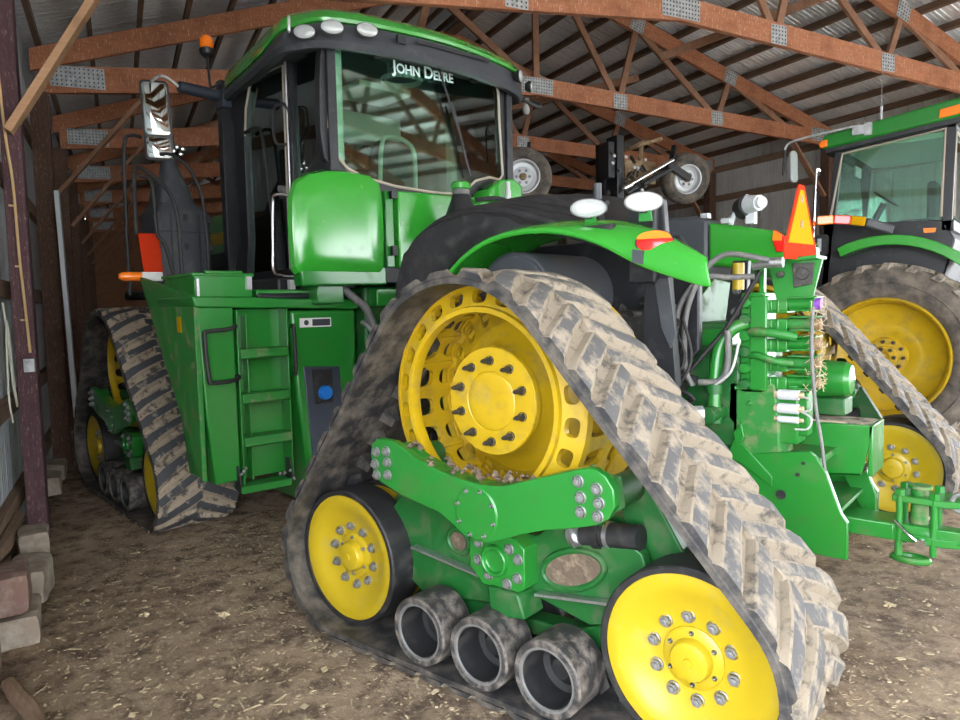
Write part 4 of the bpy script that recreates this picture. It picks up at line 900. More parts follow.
mb = MB(); 
for k,(y,z) in enumerate(((-.44,3.40),(-.50,3.38),(-.47,3.44),(-.52,3.43))): mb.lathe([(.001,-.02),(.018,-.015),(.02,0),(.018,.015),(.001,.02)],c=(.0,y,z),axis='x',n=12)
P('rail_clamps', mb, 'chrome')
mb = MB(); mb.prism([(-.02,2.62),(-.19,2.62),(-.21,2.29),(-.05,2.29)],'x',-.22,-.205); P('side_reflector', mb, 'redorange', label='red and orange reflector panel')
mb = MB(); mb.box((-.22,-.21,2.21),(-.16,-.03,2.29)); mk = P('side_marker', mb, 'paper', bevel=.01, label='white and amber side marker lamp')
mb = MB(); mb.lathe([(.001,.11),(.02,.108),(.036,.08),(.04,.0)],c=(-.20,.04,2.25),axis='y',n=20); mb.lathe([(.04,0),(.04,-.07)],c=(-.20,.04,2.25),axis='y',n=20); P('marker_lens', mb, 'orange', parent=mk)

# ------------------------------------------------------------------ rear half: fender, chassis, hydraulics (world frame)
def Q(name, mb, mats, parent=None, bevel=0, label=None): return obj(name, mb, mats, parent or T1, FR, bevel, label)
def fender(sgn=1, y0=-.78, mirror_y=None, name='rear_fender'):
    def Y(y): return y if mirror_y is None else 2*mirror_y-y
    E_ = [(1.90,1.86),(1.77,2.01),(1.61,2.13),(1.39,2.205),(1.05,2.215),(.75,2.125),(.57,2.01),(.40,1.95),(.16,1.87)]
    Ri = [(1.93,1.885,.06),(1.80,2.04,.08),(1.63,2.155,.10),(1.41,2.225,.11),(1.10,2.24,.11),(.88,2.21,.10),(.68,2.16,.07),(.44,2.09,.04),(.18,1.965,.01)]
    To = [(1.94,1.90,.15),(1.82,2.06,.18),(1.64,2.175,.20),(1.42,2.24,.22),(1.12,2.255,.24),(.92,2.26,.26),(.74,2.245,.24),(.46,2.155,.14),(.19,1.995,.05)]
    mb = MB(); rows = []
    for k in range(9):
        e = E_[k]; r_ = Ri[k]; t = To[k]
        rows.append([(e[0],Y(y0-.012),e[1]-.03),(e[0],Y(y0),e[1]),(r_[0]*.6+e[0]*.4,Y(y0-r_[2]*.35),e[1]+(r_[1]-e[1])*.62),(r_[0],Y(y0-r_[2]),r_[1]+.01),(.5*(r_[0]+t[0]),Y(y0-(r_[2]+t[2])/2),.5*(r_[1]+t[1])+.012),(t[0],Y(y0-t[2]),t[1]),(t[0]+.01,Y(y0-t[2]-(.45 if k < 6 else (.3,.12,.03)[k-6])),t[1]-.03)])
    mb.grid(rows); e = rows[-1]; low = [(p[0]+.012,p[1],p[2]-.20 if i > 1 else p[2]) for i,p in enumerate(e)]
    return mb
fb = fender(); fo = Q('rear_fender', fb, 'green_clean'); 
so_ = fo.modifiers.new('shell','SOLIDIFY'); so_.thickness = .012; so_.offset = -1
ss = fo.modifiers.new('smooth','SUBSURF'); ss.levels = 1; ss.render_levels = 2
# rear lamp set in the fender, small dark pad
def tail_lamp(c, nrm, par):
    o = oval_lamp(c, nrm, .090, .058, par, FR, 'red', .03, 'rubber_clean', 'tail_lamp')
    nrm = Vector(nrm).normalized(); u = Vector((0,0,1)).cross(nrm).normalized(); v = nrm.cross(u); c = Vector(c)
    K = 24; pts = [c+u*.083*cos(pi*k/K)+v*(.010+.040*sin(pi*k/K))+nrm*.028 for k in range(K+1)]; b = [p-nrm*.02 for p in pts]
    mb = MB(); loft(mb,[b,pts]); Q('amber_lens', mb, 'orange', o); 
tail_lamp((.47,-.835,2.085),(-.25,.93,.30),fo)
mb = MB(); mb.prism([(.555,2.055),(.505,2.045),(.505,1.98),(.555,1.99)],'y',-.83,-.765); Q('reflector_pad', mb, 'charcoal', fo)
# black inner fender with ribs
prof = [(2.31,1.20),(2.31,1.80),(2.28,1.95),(2.21,2.13),(2.03,2.25),(1.86,2.30),(1.62,2.325),(1.38,2.28),(1.1,2.19),(.85,2.12),(.74,2.08)]
prof2 = [(2.75,1.30),(2.72,1.95),(2.62,2.12),(2.50,2.26),(2.36,2.34),(2.15,2.41),(1.90,2.45),(1.55,2.475),(1.28,2.46),(1.05,2.42),(.85,2.36)]
inn = [(2.27,1.20),(2.05,1.72),(1.93,1.88),(1.82,2.03),(1.70,2.11),(1.60,2.15),(1.45,2.19),(1.25,2.21),(1.02,2.21),(.80,2.20),(.70,2.20)]
n = len(prof); mb = MB()
def bz(k): return prof2[k]
rows = [[(x,-.86,z) for x,z in inn],[(x,-.87,z) for x,z in prof],[(x,-.93,z+.025) for x,z in prof],[(x,-1.45,z) for x,z in prof2],[(x,-1.55,z-.07) for x,z in prof2]]
mb.grid(rows); bf = Q('inner_fender', mb, 'rubber_clean'); so2_ = bf.modifiers.new('shell','SOLIDIFY'); so2_.thickness = .03; so2_.offset = 0
for k in range(5):
    mb = MB(); pts = []
    for i in range(2,10):
        t = .12+.19*k-.022*(i-2); t = min(max(t,.03),.97); a_, b_ = rows[2][i], rows[3][i]; pts.append((a_[0]+(b_[0]-a_[0])*t, a_[1]+(b_[1]-a_[1])*t, a_[2]+(b_[2]-a_[2])*t+.008))
    mb.tube(pts,.038,10); Q('fender_rib', mb, 'rubber_clean', bf)
mb = MB(); mb.prism([(2.2,1.2),(2.2,2.0),(1.9,2.2),(.75,2.2),(.62,2.0),(.62,1.5),(.9,1.2)],'y',-1.80,-1.74); mb.box((.62,-1.75,1.1),(2.2,-1.15,1.16)); Q('inner_panel', mb, 'black', bevel=.01)
mb = MB(); mb.cyl((1.45,-1.0,1.85),(1.45,-1.74,1.85),.26,40); mb.cyl((1.45,-1.0,1.85),(1.45,-.98,1.85),.24,40); Q('air_tank', mb, 'charcoal', bevel=.02)
mb = MB(); mb.prism([(.66,2.34),(.58,2.34),(.50,1.35),(.62,1.0),(.74,1.0)],'y',-1.22,-1.16); mb.box((.60,-1.2,1.9),(.75,-1.1,2.3)); Q('fender_bracket', mb, 'black', bevel=.008)
mb = MB(); mb.prism([(.62,1.92),(.54,1.92),(.50,1.62),(.53,1.55),(.58,1.66)],'y',-1.155,-1.14); Q('bracket_rib', mb, 'charcoal')
# work lamps on brackets of the fender
for cx,cy,lm in ((.875,-.90,'lens'),(.56,-.90,'white')):
    o = oval_lamp((cx,cy,2.295),(-.55,.83,.0),.092,.047,fo,FR,lm,.05,'hose')
    mb = MB(); mb.box((cx-.02,cy-.03,2.24),(cx+.02,cy-.0,2.30)); Q('lamp_bracket', mb, 'black', o); mb = MB(); mb.prism([(cx-.04,2.2),(cx+.03,2.2),(cx+.025,2.27),(cx-.03,2.27)],'y',cy-.02,cy-.005); Q('lamp_mount', mb, 'green', o)
mb = MB(); mb.cyl((1.08,-1.35,2.3),(1.08,-1.35,2.50),.025,12); Q('post_stub', mb, 'charcoal', fo)
# chassis
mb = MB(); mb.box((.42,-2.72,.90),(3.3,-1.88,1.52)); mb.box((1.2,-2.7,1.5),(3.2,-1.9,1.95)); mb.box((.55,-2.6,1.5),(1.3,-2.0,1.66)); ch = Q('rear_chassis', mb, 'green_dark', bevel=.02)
mb = MB(); mb.cyl((XD,-.74,ZD),(XD,-3.88,ZD),.21,32); mb.cyl((XD,-1.5,ZD),(XD,-1.9,ZD),.30,32); Q('axle_housing', mb, 'green_dark')
mb = MB(); mb.box((.75,-1.9,1.2),(2.3,-1.5,1.75)); Q('transmission_side', mb, 'boltd', bevel=.03)
mb = MB(); mb.box((.95,-2.62,1.5),(1.55,-1.95,1.98)); Q('hydraulic_tank', mb, 'charcoal', bevel=.03)
mb = MB(); mb.prism([(.66,1.55),(.52,1.55),(.50,2.05),(.60,2.05)],'y',-2.30,-2.24); cr = Q('cross_plate', mb, 'black', bevel=.006); 
mb = MB(); mb.box((.50,-2.75,1.05),(.85,-1.95,1.62)); Q('rear_block', mb, 'green', bevel=.02)
mb = MB(); mb.prism([(-2.05,1.60),(-2.65,1.60),(-2.70,1.92),(-2.35,1.95),(-2.05,1.8)],'x',.76,.82); Q('back_plate', mb, 'green_dark', bevel=.01)
put_bolts(cr, BOLT, [(.58,-2.235,1.72),(.57,-2.235,1.86),(.56,-2.235,2.0)])
# right fender: tall green panel with black side
mb = MB(); mb.prism([(1.22,2.08),(.66,2.02),(.575,2.08),(.59,2.26),(.70,2.33),(.95,2.385),(1.22,2.44)],'y',-4.3,-3.38); rfn = Q('right_fender', mb, 'green_clean', bevel=.03)
mb = MB(); mb.prism([(1.22,2.05),(1.22,2.46),(1.34,2.50),(2.2,2.5),(2.45,2.2),(2.45,1.9),(1.3,1.9)],'y',-4.3,-3.37); Q('fender_side', mb, 'charcoal', bevel=.03)
mb = MB(); mb.box((1.24,-3.5,2.48),(1.30,-3.42,2.52)); mb.box((1.05,-3.46,2.42),(1.12,-3.40,2.46)); Q('fender_bolts', mb, 'galv', rfn)
mb = MB(); mb.prism([(.68,2.335),(.60,2.27),(.60,2.16),(.67,2.16),(.70,2.25)],'y',-3.40,-3.355); o = Q('tail_lamp', mb, 'red', rfn, bevel=.01); mb = MB(); mb.prism([(.685,2.33),(.625,2.29),(.63,2.245),(.695,2.25)],'y',-3.354,-3.345); Q('amber_lens', mb, 'orange', o)
mb = MB(); mb.cyl((.99,-3.5,2.53),(.90,-3.42,2.55),.085,24,.09); dl = Q('work_lamp', mb, 'rubber_clean', rfn, bevel=.01)
mb = MB(); mb.cyl((.90,-3.42,2.55),(.80,-3.36,2.55),.075,24,.06); mb.cyl((.80,-3.36,2.55),(.77,-3.34,2.55),.045,20); mb.box((.85,-3.46,2.40),(.92,-3.40,2.50)); mb.tube([(.9,-3.40,2.62),(1.02,-3.44,2.5),(1.06,-3.46,2.41)],.02,8); Q('lamp_body', mb, 'rimgrey', dl)
# hoses and pipes behind the fender
def hose(pts, r=.017, mat='hose', nm='hose'): mb = MB(); mb.tube(pts, r, 12); return Q(nm, mb, mat)
hose([(.16,-1.72,2.0),(.30,-1.70,2.04),(.45,-1.70,2.06),(.56,-1.68,1.98),(.62,-1.66,1.86),(.66,-1.64,1.7),(.66,-1.62,1.5),(.64,-1.60,1.38),(.6,-1.6,1.30)])
hose([(.30,-1.76,1.93),(.44,-1.74,1.93),(.58,-1.70,1.93),(.70,-1.66,1.78),(.72,-1.62,1.55),(.70,-1.60,1.36),(.80,-1.58,1.24),(.95,-1.58,1.22)])
hose([(.28,-1.80,1.96),(.42,-1.80,1.72),(.50,-1.80,1.60),(.60,-1.78,1.48),(.70,-1.75,1.35)],.014,'rubber_clean')
hose([(.46,-1.78,1.62),(.46,-1.78,1.42),(.50,-1.76,1.32),(.62,-1.74,1.31)],.02)
hose([(.55,-1.75,1.28),(.42,-1.72,1.38),(.38,-1.74,1.55)],.008,'white')
hose([(.62,-1.70,1.32),(.85,-1.68,1.4),(.9,-1.7,1.6),(.8,-1.75,1.8)],.03,'rubber_clean')
hose([(.75,-1.60,1.30),(.60,-1.62,1.22),(.75,-1.64,1.15)],.012,'black')
mb = MB(); mb.cyl((.30,-1.74,1.985),(.16,-1.72,2.0),.022,12); mb.cyl((.13,-1.72,2.0),(.20,-1.72,2.0),.03,12); Q('hose_coupling', mb, 'steel')
mb = MB(); mb.cyl((.46,-1.95,1.86),(.46,-1.95,2.02),.035,16); Q('yellow_cylinder', mb, 'yellow_bright')
mb = MB(); mb.tube([(.38,-1.88,1.66),(.46,-1.84,1.62),(.52,-1.82,1.52),(.54,-1.80,1.38),(.54,-1.78,1.16),(.54,-1.78,1.10)],.038,16); gp = Q('green_pipe', mb, 'green')
mb = MB(); mb.cyl((.54,-1.78,1.30),(.54,-1.78,1.24),.05,16); mb.cyl((.54,-1.66,1.12),(.54,-1.95,1.12),.05,16); mb.cyl((.54,-1.78,1.16),(.54,-1.78,1.06),.048,16); Q('pipe_elbow', mb, 'green_dark', gp, bevel=.004)
mb = MB(); mb.cyl((.66,-1.60,1.13),(.56,-1.70,1.13),.030,14); mb.cyl((.90,-1.40,1.14),(.66,-1.62,1.14),.024,14); mb.cyl((.57,-1.68,1.13),(.62,-1.64,1.13),.045,6); Q('steel_pipe', mb, 'galv')
# junk of fittings in the shade
rnd = random.Random(21); mb = MB()
for k in range(26):
    p = Vector((rnd.uniform(.68,1.2),rnd.uniform(-1.85,-1.5),rnd.uniform(1.12,1.75))); d = Vector((rnd.uniform(-1,1),rnd.uniform(-1,1),rnd.uniform(-1,1))).normalized()*rnd.uniform(.04,.12); mb.cyl(p-d,p+d,rnd.uniform(.012,.035),10)
f_ = Q('valve_fittings', mb, 'boltd'); f_['kind'] = 'stuff'
mb = MB()
for k in range(5): mb.tube([(.66+.05*k,-1.60,1.7-.06*k),(.60+.04*k,-1.58,1.45),(.72+.05*k,-1.55,1.25+.03*k),(.9,-1.6,1.2+.1*k)],.010,8)
f_ = Q('wire_loom', mb, 'rubber_clean'); f_['kind'] = 'stuff'
# remote valve stack
vx0, vx1 = .06, .43
mb = MB(); mb.box((.28,-2.10,1.24),(.42,-1.88,1.84)); mb.box((.26,-1.92,1.26),(.36,-1.86,1.82)); vs_ = Q('valve_stack', mb, 'green', bevel=.01)
for k in range(6):
    z = 1.78-.097*k
    mb = MB(); mb.lathe([(.001,.05),(.028,.048),(.034,.035),(.034,0)],c=(.385,-1.885,z),axis='y',n=18); Q('valve_knob', mb, 'green_dark' if k%2 else 'green', vs_)
for k in range(5):
    z = 1.755-.113*k
    mb = MB(); mb.box((.16,-2.06,z-.040),(.275,-1.90,z+.040)); mb.box((.155,-1.905,z-.025),(.27,-1.885,z+.030)); mb.box((.20,-1.89,z-.035),(.215,-1.88,z+.038)); mb.box((.24,-1.89,z-.035),(.25,-1.88,z+.038)); sc_ = Q('valve_section', mb, 'green', vs_, bevel=.006)
    mb = MB(); mb.cyl((.16,-1.95,z+.01),(.03,-1.95,z+.01),.036,18); mb.cyl((.055,-1.95,z+.01),(.02,-1.95,z+.01),.044,18); mb.box((.02,-2.02,z-.030),(.15,-1.90,z-.018)); mb.box((.0,-2.04,z+.046),(.16,-1.90,z+.056)); Q('coupler', mb, 'green_dusty' if k%2 else 'green', sc_, bevel=.003)
    mb = MB(); mb.cyl((.02,-1.95,z+.01),(-.012,-1.95,z+.01),.033,18); Q('coupler_cap', mb, 'purple' if k == 0 else 'rust', sc_)
mb = MB(); mb.tube([(.36,-1.87,1.60),(.30,-1.82,1.61),(.18,-1.82,1.60),(.10,-1.86,1.58)],.028,14); mb.tube([(.36,-1.87,1.47),(.30,-1.84,1.47),(.20,-1.84,1.44),(.12,-1.88,1.43)],.022,14); Q('bypass_pipe', mb, 'green_dusty', vs_)
mb = MB(); rnd = random.Random(5)
for k in range(170):
    p = Vector((rnd.uniform(-.03,.05),rnd.uniform(-2.02,-1.88),1.28+.5*rnd.random()**1.3)); d = Vector((rnd.uniform(-1,1),rnd.uniform(-1,1),rnd.uniform(-1.3,.5))).normalized()*rnd.uniform(.015,.04); mb.beam(p-d,p+d,.003,.003)
f_ = Q('straw_tuft', mb, 'straw', vs_); f_['kind'] = 'stuff'
# emblem bracket on top
mb = MB(); mb.prism([(.28,2.02),(.24,1.83),(.22,1.76),(.03,1.80),(-.02,2.02)],'y',-1.95,-1.93); mb.prism([(.30,2.02),(.0,2.04),(.0,2.02),(.30,2.0)],'y',-2.1,-1.88); mb.box((.30,-1.97,1.80),(.33,-1.93,2.0)); eb = Q('emblem_bracket', mb, 'green', bevel=.004)
mb = MB(); mb.prism([(.14,2.0),(.02,2.0),(.03,1.88),(.13,1.86)],'y',-1.925,-1.915); mb.cyl((.08,-1.92,1.94),(.08,-1.895,1.94),.035,14); mb.cyl((.2,-1.92,1.94),(.2,-1.89,1.94),.02,12); Q('power_socket', mb, 'boltd', eb, bevel=.003)
SM_ = at(.10,-1.93,2.02)@Matrix.Rotation(radians(-8),4,'Z')
def tri(s, z0, z1, w0, w1): return [(-w0,z0),(w0,z0),(w0+.012,z0+.05),(w1,z1),(-w1,z1),(-w0-.012,z0+.05)]
mb = MB(); mb.prism(tri(1,0,.42,.20,.035),'x',-.004,.004); em = obj('slow_vehicle_emblem', mb, 'redorange', T1, SM_)
mb = MB(); mb.prism([(-.165,.09),(.165,.09),(.022,.39),(-.022,.39)],'x',-.007,-.004); obj('emblem_centre', mb, 'smv_y', em, SM_)
for z in (.20,.34):
    mb = MB(); mb.prism([(-.018,z-.02),(.018,z-.02),(.018,z+.02),(-.018,z+.02)],'x',-.009,-.007); obj('emblem_rivet', mb, 'rust', em, SM_)
# block, solenoids, hitch plates, drawbar
mb = MB(); mb.prism([(.49,1.31),(.22,1.31),(.21,1.28),(.19,1.05),(.18,.80),(.46,.80),(.47,1.05),(.50,1.08)],'y',-2.15,-1.88); hb = Q('hitch_block', mb, 'green_dusty', bevel=.015)
put_bolts(hb, BOLTG, [(.44,-1.875,1.27),(.36,-1.875,1.18)])
mb = MB(); mb.prism([(.48,.86),(.44,.98),(.22,.76),(.22,.70)],'y',-1.875,-1.85); mb.prism([(.45,1.0),(.40,1.06),(.38,.98),(.42,.92)],'y',-1.875,-1.84); Q('block_rib', mb, 'green', hb, bevel=.004)
mb = MB(); mb.box((.10,-2.1,.95),(.22,-1.92,1.30)); mb.box((.05,-2.05,1.0),(.12,-1.95,1.26)); so2 = Q('solenoid_block', mb, 'green', bevel=.01)
for z in (1.245,1.165,1.10):
    r_ = .030 if z > 1.12 else .020
    mb = MB(); mb.cyl((.20,-1.885,z),(.085,-1.885,z),r_,20); o = Q('solenoid', mb, 'rimgrey', so2, bevel=.003); mb = MB(); mb.cyl((.085,-1.885,z),(.06,-1.885,z),r_*.6,12); Q('solenoid_nut', mb, 'straw', o); mb = MB(); mb.cyl((.22,-1.885,z),(.20,-1.885,z),r_*.7,12); Q('solenoid_nut', mb, 'straw', o)
mb = MB(); mb.tube([(.07,-1.89,1.24),(.02,-1.87,1.22),(.02,-1.87,1.17),(.07,-1.88,1.15)],.006,6); mb.tube([(.07,-1.89,1.15),(.01,-1.86,1.12),(.03,-1.86,1.06),(.10,-1.87,1.05)],.006,6); Q('pale_wires', mb, 'white', so2)
mb = MB(); mb.tube([(.02,-1.90,1.75),(.015,-1.86,1.5),(-.01,-1.86,1.2),(-.04,-1.87,1.0),(-.07,-1.88,.74)],.010,8); Q('grey_cable', mb, 'hose')
mb = MB(); mb.cyl((.25,-2.55,1.28),(-.02,-2.55,1.28),.13,28,.11); mb.lathe([(.11,0),(.09,-.03),(.001,-.05)],c=(-.02,-2.55,1.28),axis='x',n=24); Q('pto_housing', mb, 'green')
mb = MB(); mb.box((-.02,-2.72,1.05),(.2,-2.5,1.16)); Q('pto_guard', mb, 'green_dark', bevel=.01)
pl = [(.47,.86),(.22,.90),(.02,.93),(-.02,.90),(-.07,.82),(-.15,.60),(-.185,.55),(-.185,.34),(-.02,.34),(.24,.40),(.47,.55)]
mb = MB(); mb.prism(pl,'y',-1.90,-1.86); pp = Q('hitch_side_plate', mb, 'green', bevel=.005)
mb = MB(); mb.cyl((.17,-1.86,.66),(.17,-1.85,.66),.028,20); mb.cyl((.05,-1.86,.86),(.05,-1.85,.86),.010,12); mb.cyl((.08,-1.86,.79),(.08,-1.85,.79),.012,12); Q('plate_holes', mb, 'rubber_clean', pp)
mb = MB(); mb.prism([(x,z) for x,z in pl],'y',-2.72,-2.68); Q('hitch_side_plate', mb, 'green', bevel=.005)
mb = MB(); mb.box((.30,-2.68,.84),(-.02,-1.90,.88)); mb.box((.16,-2.68,.56),(-.12,-1.90,.585)); mb.box((.4,-2.68,.4),(.2,-1.9,.84)); Q('hitch_floor', mb, 'green_dusty', bevel=.005)
# right hand box
mb = MB(); bxp = [(.28,1.02),(-.22,1.03),(-.20,.98),(-.12,.66),(.30,.62)]; mb.prism([(.36,1.02),(-.22,1.03),(-.155,.72),(.36,.66)],'y',-2.36,-2.33); mb.prism([(.36,.66),(-.155,.72),(-.155,.74),(.36,.68)],'y',-2.66,-2.33); mb.prism([(-2.33,1.03),(-2.66,1.03),(-2.66,.72),(-2.33,.72)],'x',-.215,-.19)
mb.prism([(.36,1.015),(-.21,1.02),(-.21,1.00),(.36,.995)],'y',-2.66,-2.34); Q('hitch_box', mb, 'green', bevel=.006)
mb = MB(); mb.prism([(.34,1.02),(-.19,1.025),(-.19,1.032),(.34,1.035)],'y',-2.62,-2.38); f_ = Q('dust_layer', mb, 'mud_dark')
mb = MB(); mb.prism([(.0,.66),(-.13,.72),(-.19,.55),(-.19,.42),(-.13,.42)],'y',-2.62,-2.58); Q('hitch_gusset', mb, 'green', bevel=.004)
mb = MB(); mb.box((.5,-2.42,.40),(-.36,-2.18,.50)); db = Q('drawbar', mb, 'green', bevel=.01)
mb = MB(); mb.prism([(.0+x,-2.30+y) for x,y in ((-.34,.10),(-.60,.12),(-.78,.05),(-.78,-.06),(-.60,-.12),(-.34,-.10))],'z',.625,.665); mb.prism([(x,-2.30+y) for x,y in ((-.34,.10),(-.60,.12),(-.80,.05),(-.80,-.06),(-.60,-.12),(-.34,-.10))],'z',.40,.45); Q('drawbar_clevis', mb, 'green', db, bevel=.008)
for x,y in ((-.38,-2.21),(-.55,-2.20),(-.38,-2.39),(-.55,-2.40)):
    mb = MB(); mb.cyl((x,y,.34),(x,y,.66),.018,14); mb.cyl((x,y,.665),(x,y,.70),.028,6); Q('clevis_bolt', mb, 'green', db)
mb = MB(); mb.cyl((-.47,-2.28,.40),(-.47,-2.28,.70),.045,24); mb.cyl((-.47,-2.28,.70),(-.47,-2.28,.72),.06,24); Q('drawbar_pin', mb, 'green_dusty', db, bevel=.004)
mb = MB(); lp = [(-.44+.065*cos(2*pi*k/24)*(1+.3*cos(2*pi*k/24)**2), -2.22+.045*sin(2*pi*k/24), .30) for k in range(25)]; mb.tube(lp,.022,10,cap=False,smooth=False); mb.cyl((-.38,-2.2,.30),(-.38,-2.2,.40),.02,10); Q('pin_handle', mb, 'green', db)
mb = MB(); mb.tube([(-.36,-2.18,.52),(-.44,-2.14,.46),(-.50,-2.13,.42)],.009,8); mb.cyl((-.50,-2.15,.42),(-.50,-2.11,.42),.028,12); Q('locking_pin', mb, 'chrome', db)
mb = MB(); lp = [(-.68+.05*cos(2*pi*k/20), -2.22, .66+.05*sin(2*pi*k/20)) for k in range(21)]; mb.tube(lp,.014,8,cap=False,smooth=False); Q('chain_link', mb, 'boltm', db)
mb = MB(); mb.box((-.34,-2.30,.42),(-.8,-2.20,.50)); Q('drawbar_tongue', mb, 'green', db, bevel=.01)

# ------------------------------------------------------------------ second tractor (wheeled)
T2 = root('wheeled_tractor', (1.2,-7.8,-.06), 'green wheeled tractor with muddy rear tyre and squarer cab at right edge', 'tractor')
def S(name, mb, mats, parent=None, bevel=0, W=FR): return obj(name, mb, mats, parent or T2, W, bevel)
def tyre_meshes(R, r0, Wd, lugs=True):
    mb = MB(); mb.lathe([(r0,-.04),(r0+.03,-.01),(r0+.10,.015),((R+r0)/2,.03),(R-.12,.0),(R-.05,-.05),(R-.035,-.14),(R-.03,-Wd/2),(R-.035,-Wd+.14),(R-.05,-Wd+.05),(R-.12,-Wd),((R+r0)/2,-Wd-.03),(r0+.03,-Wd+.01),(r0,-Wd+.04)],n=84,mats=[0,0,0,0,0,1,1,1,1,0,0,0,0])
    mb.lathe([(r0+.16,.031),(r0+.17,.036),(r0+.18,.031)],n=84)
    if lugs:
        N = 24
        for i in range(N):
            for sd_ in (0,1):
                a0 = 2*pi*(i+.5*sd_)/N; rows = []
                for k in range(6):
                    t = k/5; y = (-.0-(Wd/2+.02)*t) if not sd_ else (-Wd+(Wd/2+.02)*t); a = a0+.16*t; hw = .030 if k else .045
                    top = R if k else R-.05; row = []
                    for da,rr_ in ((-hw-.012,R-.05),(-hw,top),(hw,top),(hw+.012,R-.05)):
                        rr2 = rr_ if k else rr_-.03; row.append((rr2*cos(a+da), y+(.01 if (not sd_ and k==0) else 0), rr2*sin(a+da)))
                    rows.append(row)
                flat = [p for r_ in rows for p in r_]; fs = [(k*4+q,k*4+q+1,(k+1)*4+q+1,(k+1)*4+q) for k in range(5) for q in range(3)]+[(0,1,2,3),(23,22,21,20)]
                mb.add(flat, fs, 1)
    return mb.mesh('tyre',['tyre','tyremud'])
def rim_mesh(r0, Wd, mat='yellow'):
    mb = MB(); mb.lathe([(r0,.0),(r0+.015,-.03),(r0,-.05),(r0-.03,-.08),(r0-.05,-.2),(r0-.06,-.26)],n=84)
    mb.lathe([(r0,.0),(r0-.012,-.006),(r0-.03,-.04),(r0-.05,-.12)],n=84)
    N = 12
    def dish(u, v, d): a = 2*pi*u/N; t = (v+1)/2; r = .36+(r0-.05-.36)*t; return (r*cos(a), -.30+.10*t*t-.02*d, r*sin(a))
    cells = (10,11)
    for c in range(12):
        if c in cells: mb.holed(1, lambda u,v,d,c=c: dish(u+c,v,d), .74, .62, 20, 3)
        else:
            for d in (0,1): mb.grid([[dish(c+i/4,v_/3*2-1,d) for v_ in range(4)] for i in range(5)])
    mb.lathe([(.36,-.30),(.30,-.30),(.22,-.33),(.20,-.30),(.001,-.30)],n=60)
    return mb.mesh('rim', mat)
R2 = 1.05
W2 = at(.50,-6.52,1.12)
ty = obj('rear_tyre', tyre_meshes(R2,.66,.52), None, T2, W2); rm = obj('rear_rim', rim_mesh(.655,.52), None, T2, W2)
mb = MB(); mb.lathe([(.001,-.22),(.11,-.22),(.12,-.235),(.12,-.30)],n=32); mb.lathe([(.05,-.18),(.06,-.20),(.06,-.22)],n=20); hbm = mb.mesh('wheel_hub','yellow'); hb2 = obj('wheel_hub', hbm, None, rm, W2)
for p in ringpts(0,-.30,0,.17,10,.1)+ringpts(0,-.22,0,.09,6,.1): put(bpy.data.objects.new('bolt',BOLTD), rm, W2@at(*p))
W3 = at(.50,-8.9,1.12); obj('rear_tyre', ty.data, None, T2, W3); obj('rear_rim', rm.data, None, T2, W3)
W4 = at(3.9,-6.9,.78)@Matrix.Diagonal((.72,.8,.72,1)); obj('front_tyre', ty.data, None, T2, W4); obj('front_rim', rm.data, None, T2, W4)
W4 = at(3.9,-8.6,.78)@Matrix.Diagonal((.72,.8,.72,1)); obj('front_tyre', ty.data, None, T2, W4); obj('front_rim', rm.data, None, T2, W4)
CY0, CY1, CZ0, CZ1 = -6.95, -8.65, 2.60, 3.62
mb = MB(); mb.prism([(-.12,2.40),(-.02,2.58),(1.22,2.66),(1.30,2.1),(1.30,1.5),(.1,1.5)],'y',CY1,CY0); cb = S('cab_base', mb, 'black', bevel=.02)  # shade under the fender is put into the black colour
mb = MB()
for y0,y1 in ((CY0-.07,CY0),(CY1,CY1+.07)):
    mb.prism([(-.08,2.5),(.02,2.5),(.0,3.66),(-.10,3.66)],'y',y0,y1); mb.prism([(1.16,1.9),(1.24,1.9),(1.10,3.58),(1.02,3.58)],'y',y0,y1)
    mb.prism([(-.1,3.62),(1.12,3.50),(1.12,3.56),(-.1,3.72)],'y',y0,y1); mb.prism([(-.05,2.55),(1.22,2.62),(1.22,2.68),(-.05,2.62)],'y',y0,y1)
mb.box((-.10,CY1,3.60),(-.02,CY0,3.70)); mb.box((-.10,CY1,2.5),(-.02,CY0,2.62)); mb.box((1.04,CY1,3.5),(1.14,CY0,3.58)); mb.box((1.14,CY1,2.5),(1.24,CY0,2.8))
cf = S('cab_frame', mb, 'black', bevel=.008)
mb = MB(); mb.prism([(.02,2.62),(.0,3.62),(1.04,3.50),(1.16,2.66)],'y',CY0-.04,CY0-.034); sw = S('side_window', mb, 'glass')
mb = MB(); lp = [(.02,CY0+.004,2.66),(.0,CY0+.004,3.60),(1.02,CY0+.004,3.48),(1.15,CY0+.004,2.70)]; mb.tube(lp,.014,8,smooth=False); S('window_seal', mb, 'seal', sw)
mb = MB(); mb.prism([(CY0-.12,2.66),(CY1+.12,2.66),(CY1+.12,3.58),(CY0-.12,3.58)],'x',-.07,-.064); w2_ = S('rear_window', mb, 'glass')
mb = MB(); lp = [(-.085,CY0-.12,2.66),(-.085,CY0-.12,3.58),(-.085,CY1+.12,3.58)]; mb.tube(lp,.014,8,smooth=False); S('window_seal', mb, 'seal', w2_)
mb = MB(); mb.prism([(CY0-.08,2.8),(CY1+.08,2.8),(CY1+.08,3.5),(CY0-.08,3.5)],'x',1.10,1.106); S('windshield', mb, 'glass')
mb = MB(); mb.prism([(.02,2.66),(.02,3.6),(1.04,3.5),(1.16,2.7)],'y',CY1+.03,CY1+.036); S('far_side_window', mb, 'glass')
mb = MB(); mb.prism([(-.16,3.70),(1.22,3.55),(1.26,3.60),(1.22,3.72),(-.10,3.90),(-.18,3.86)],'y',CY1-.06,CY0+.06); r2_ = S('cab_roof', mb, 'green', bevel=.03)
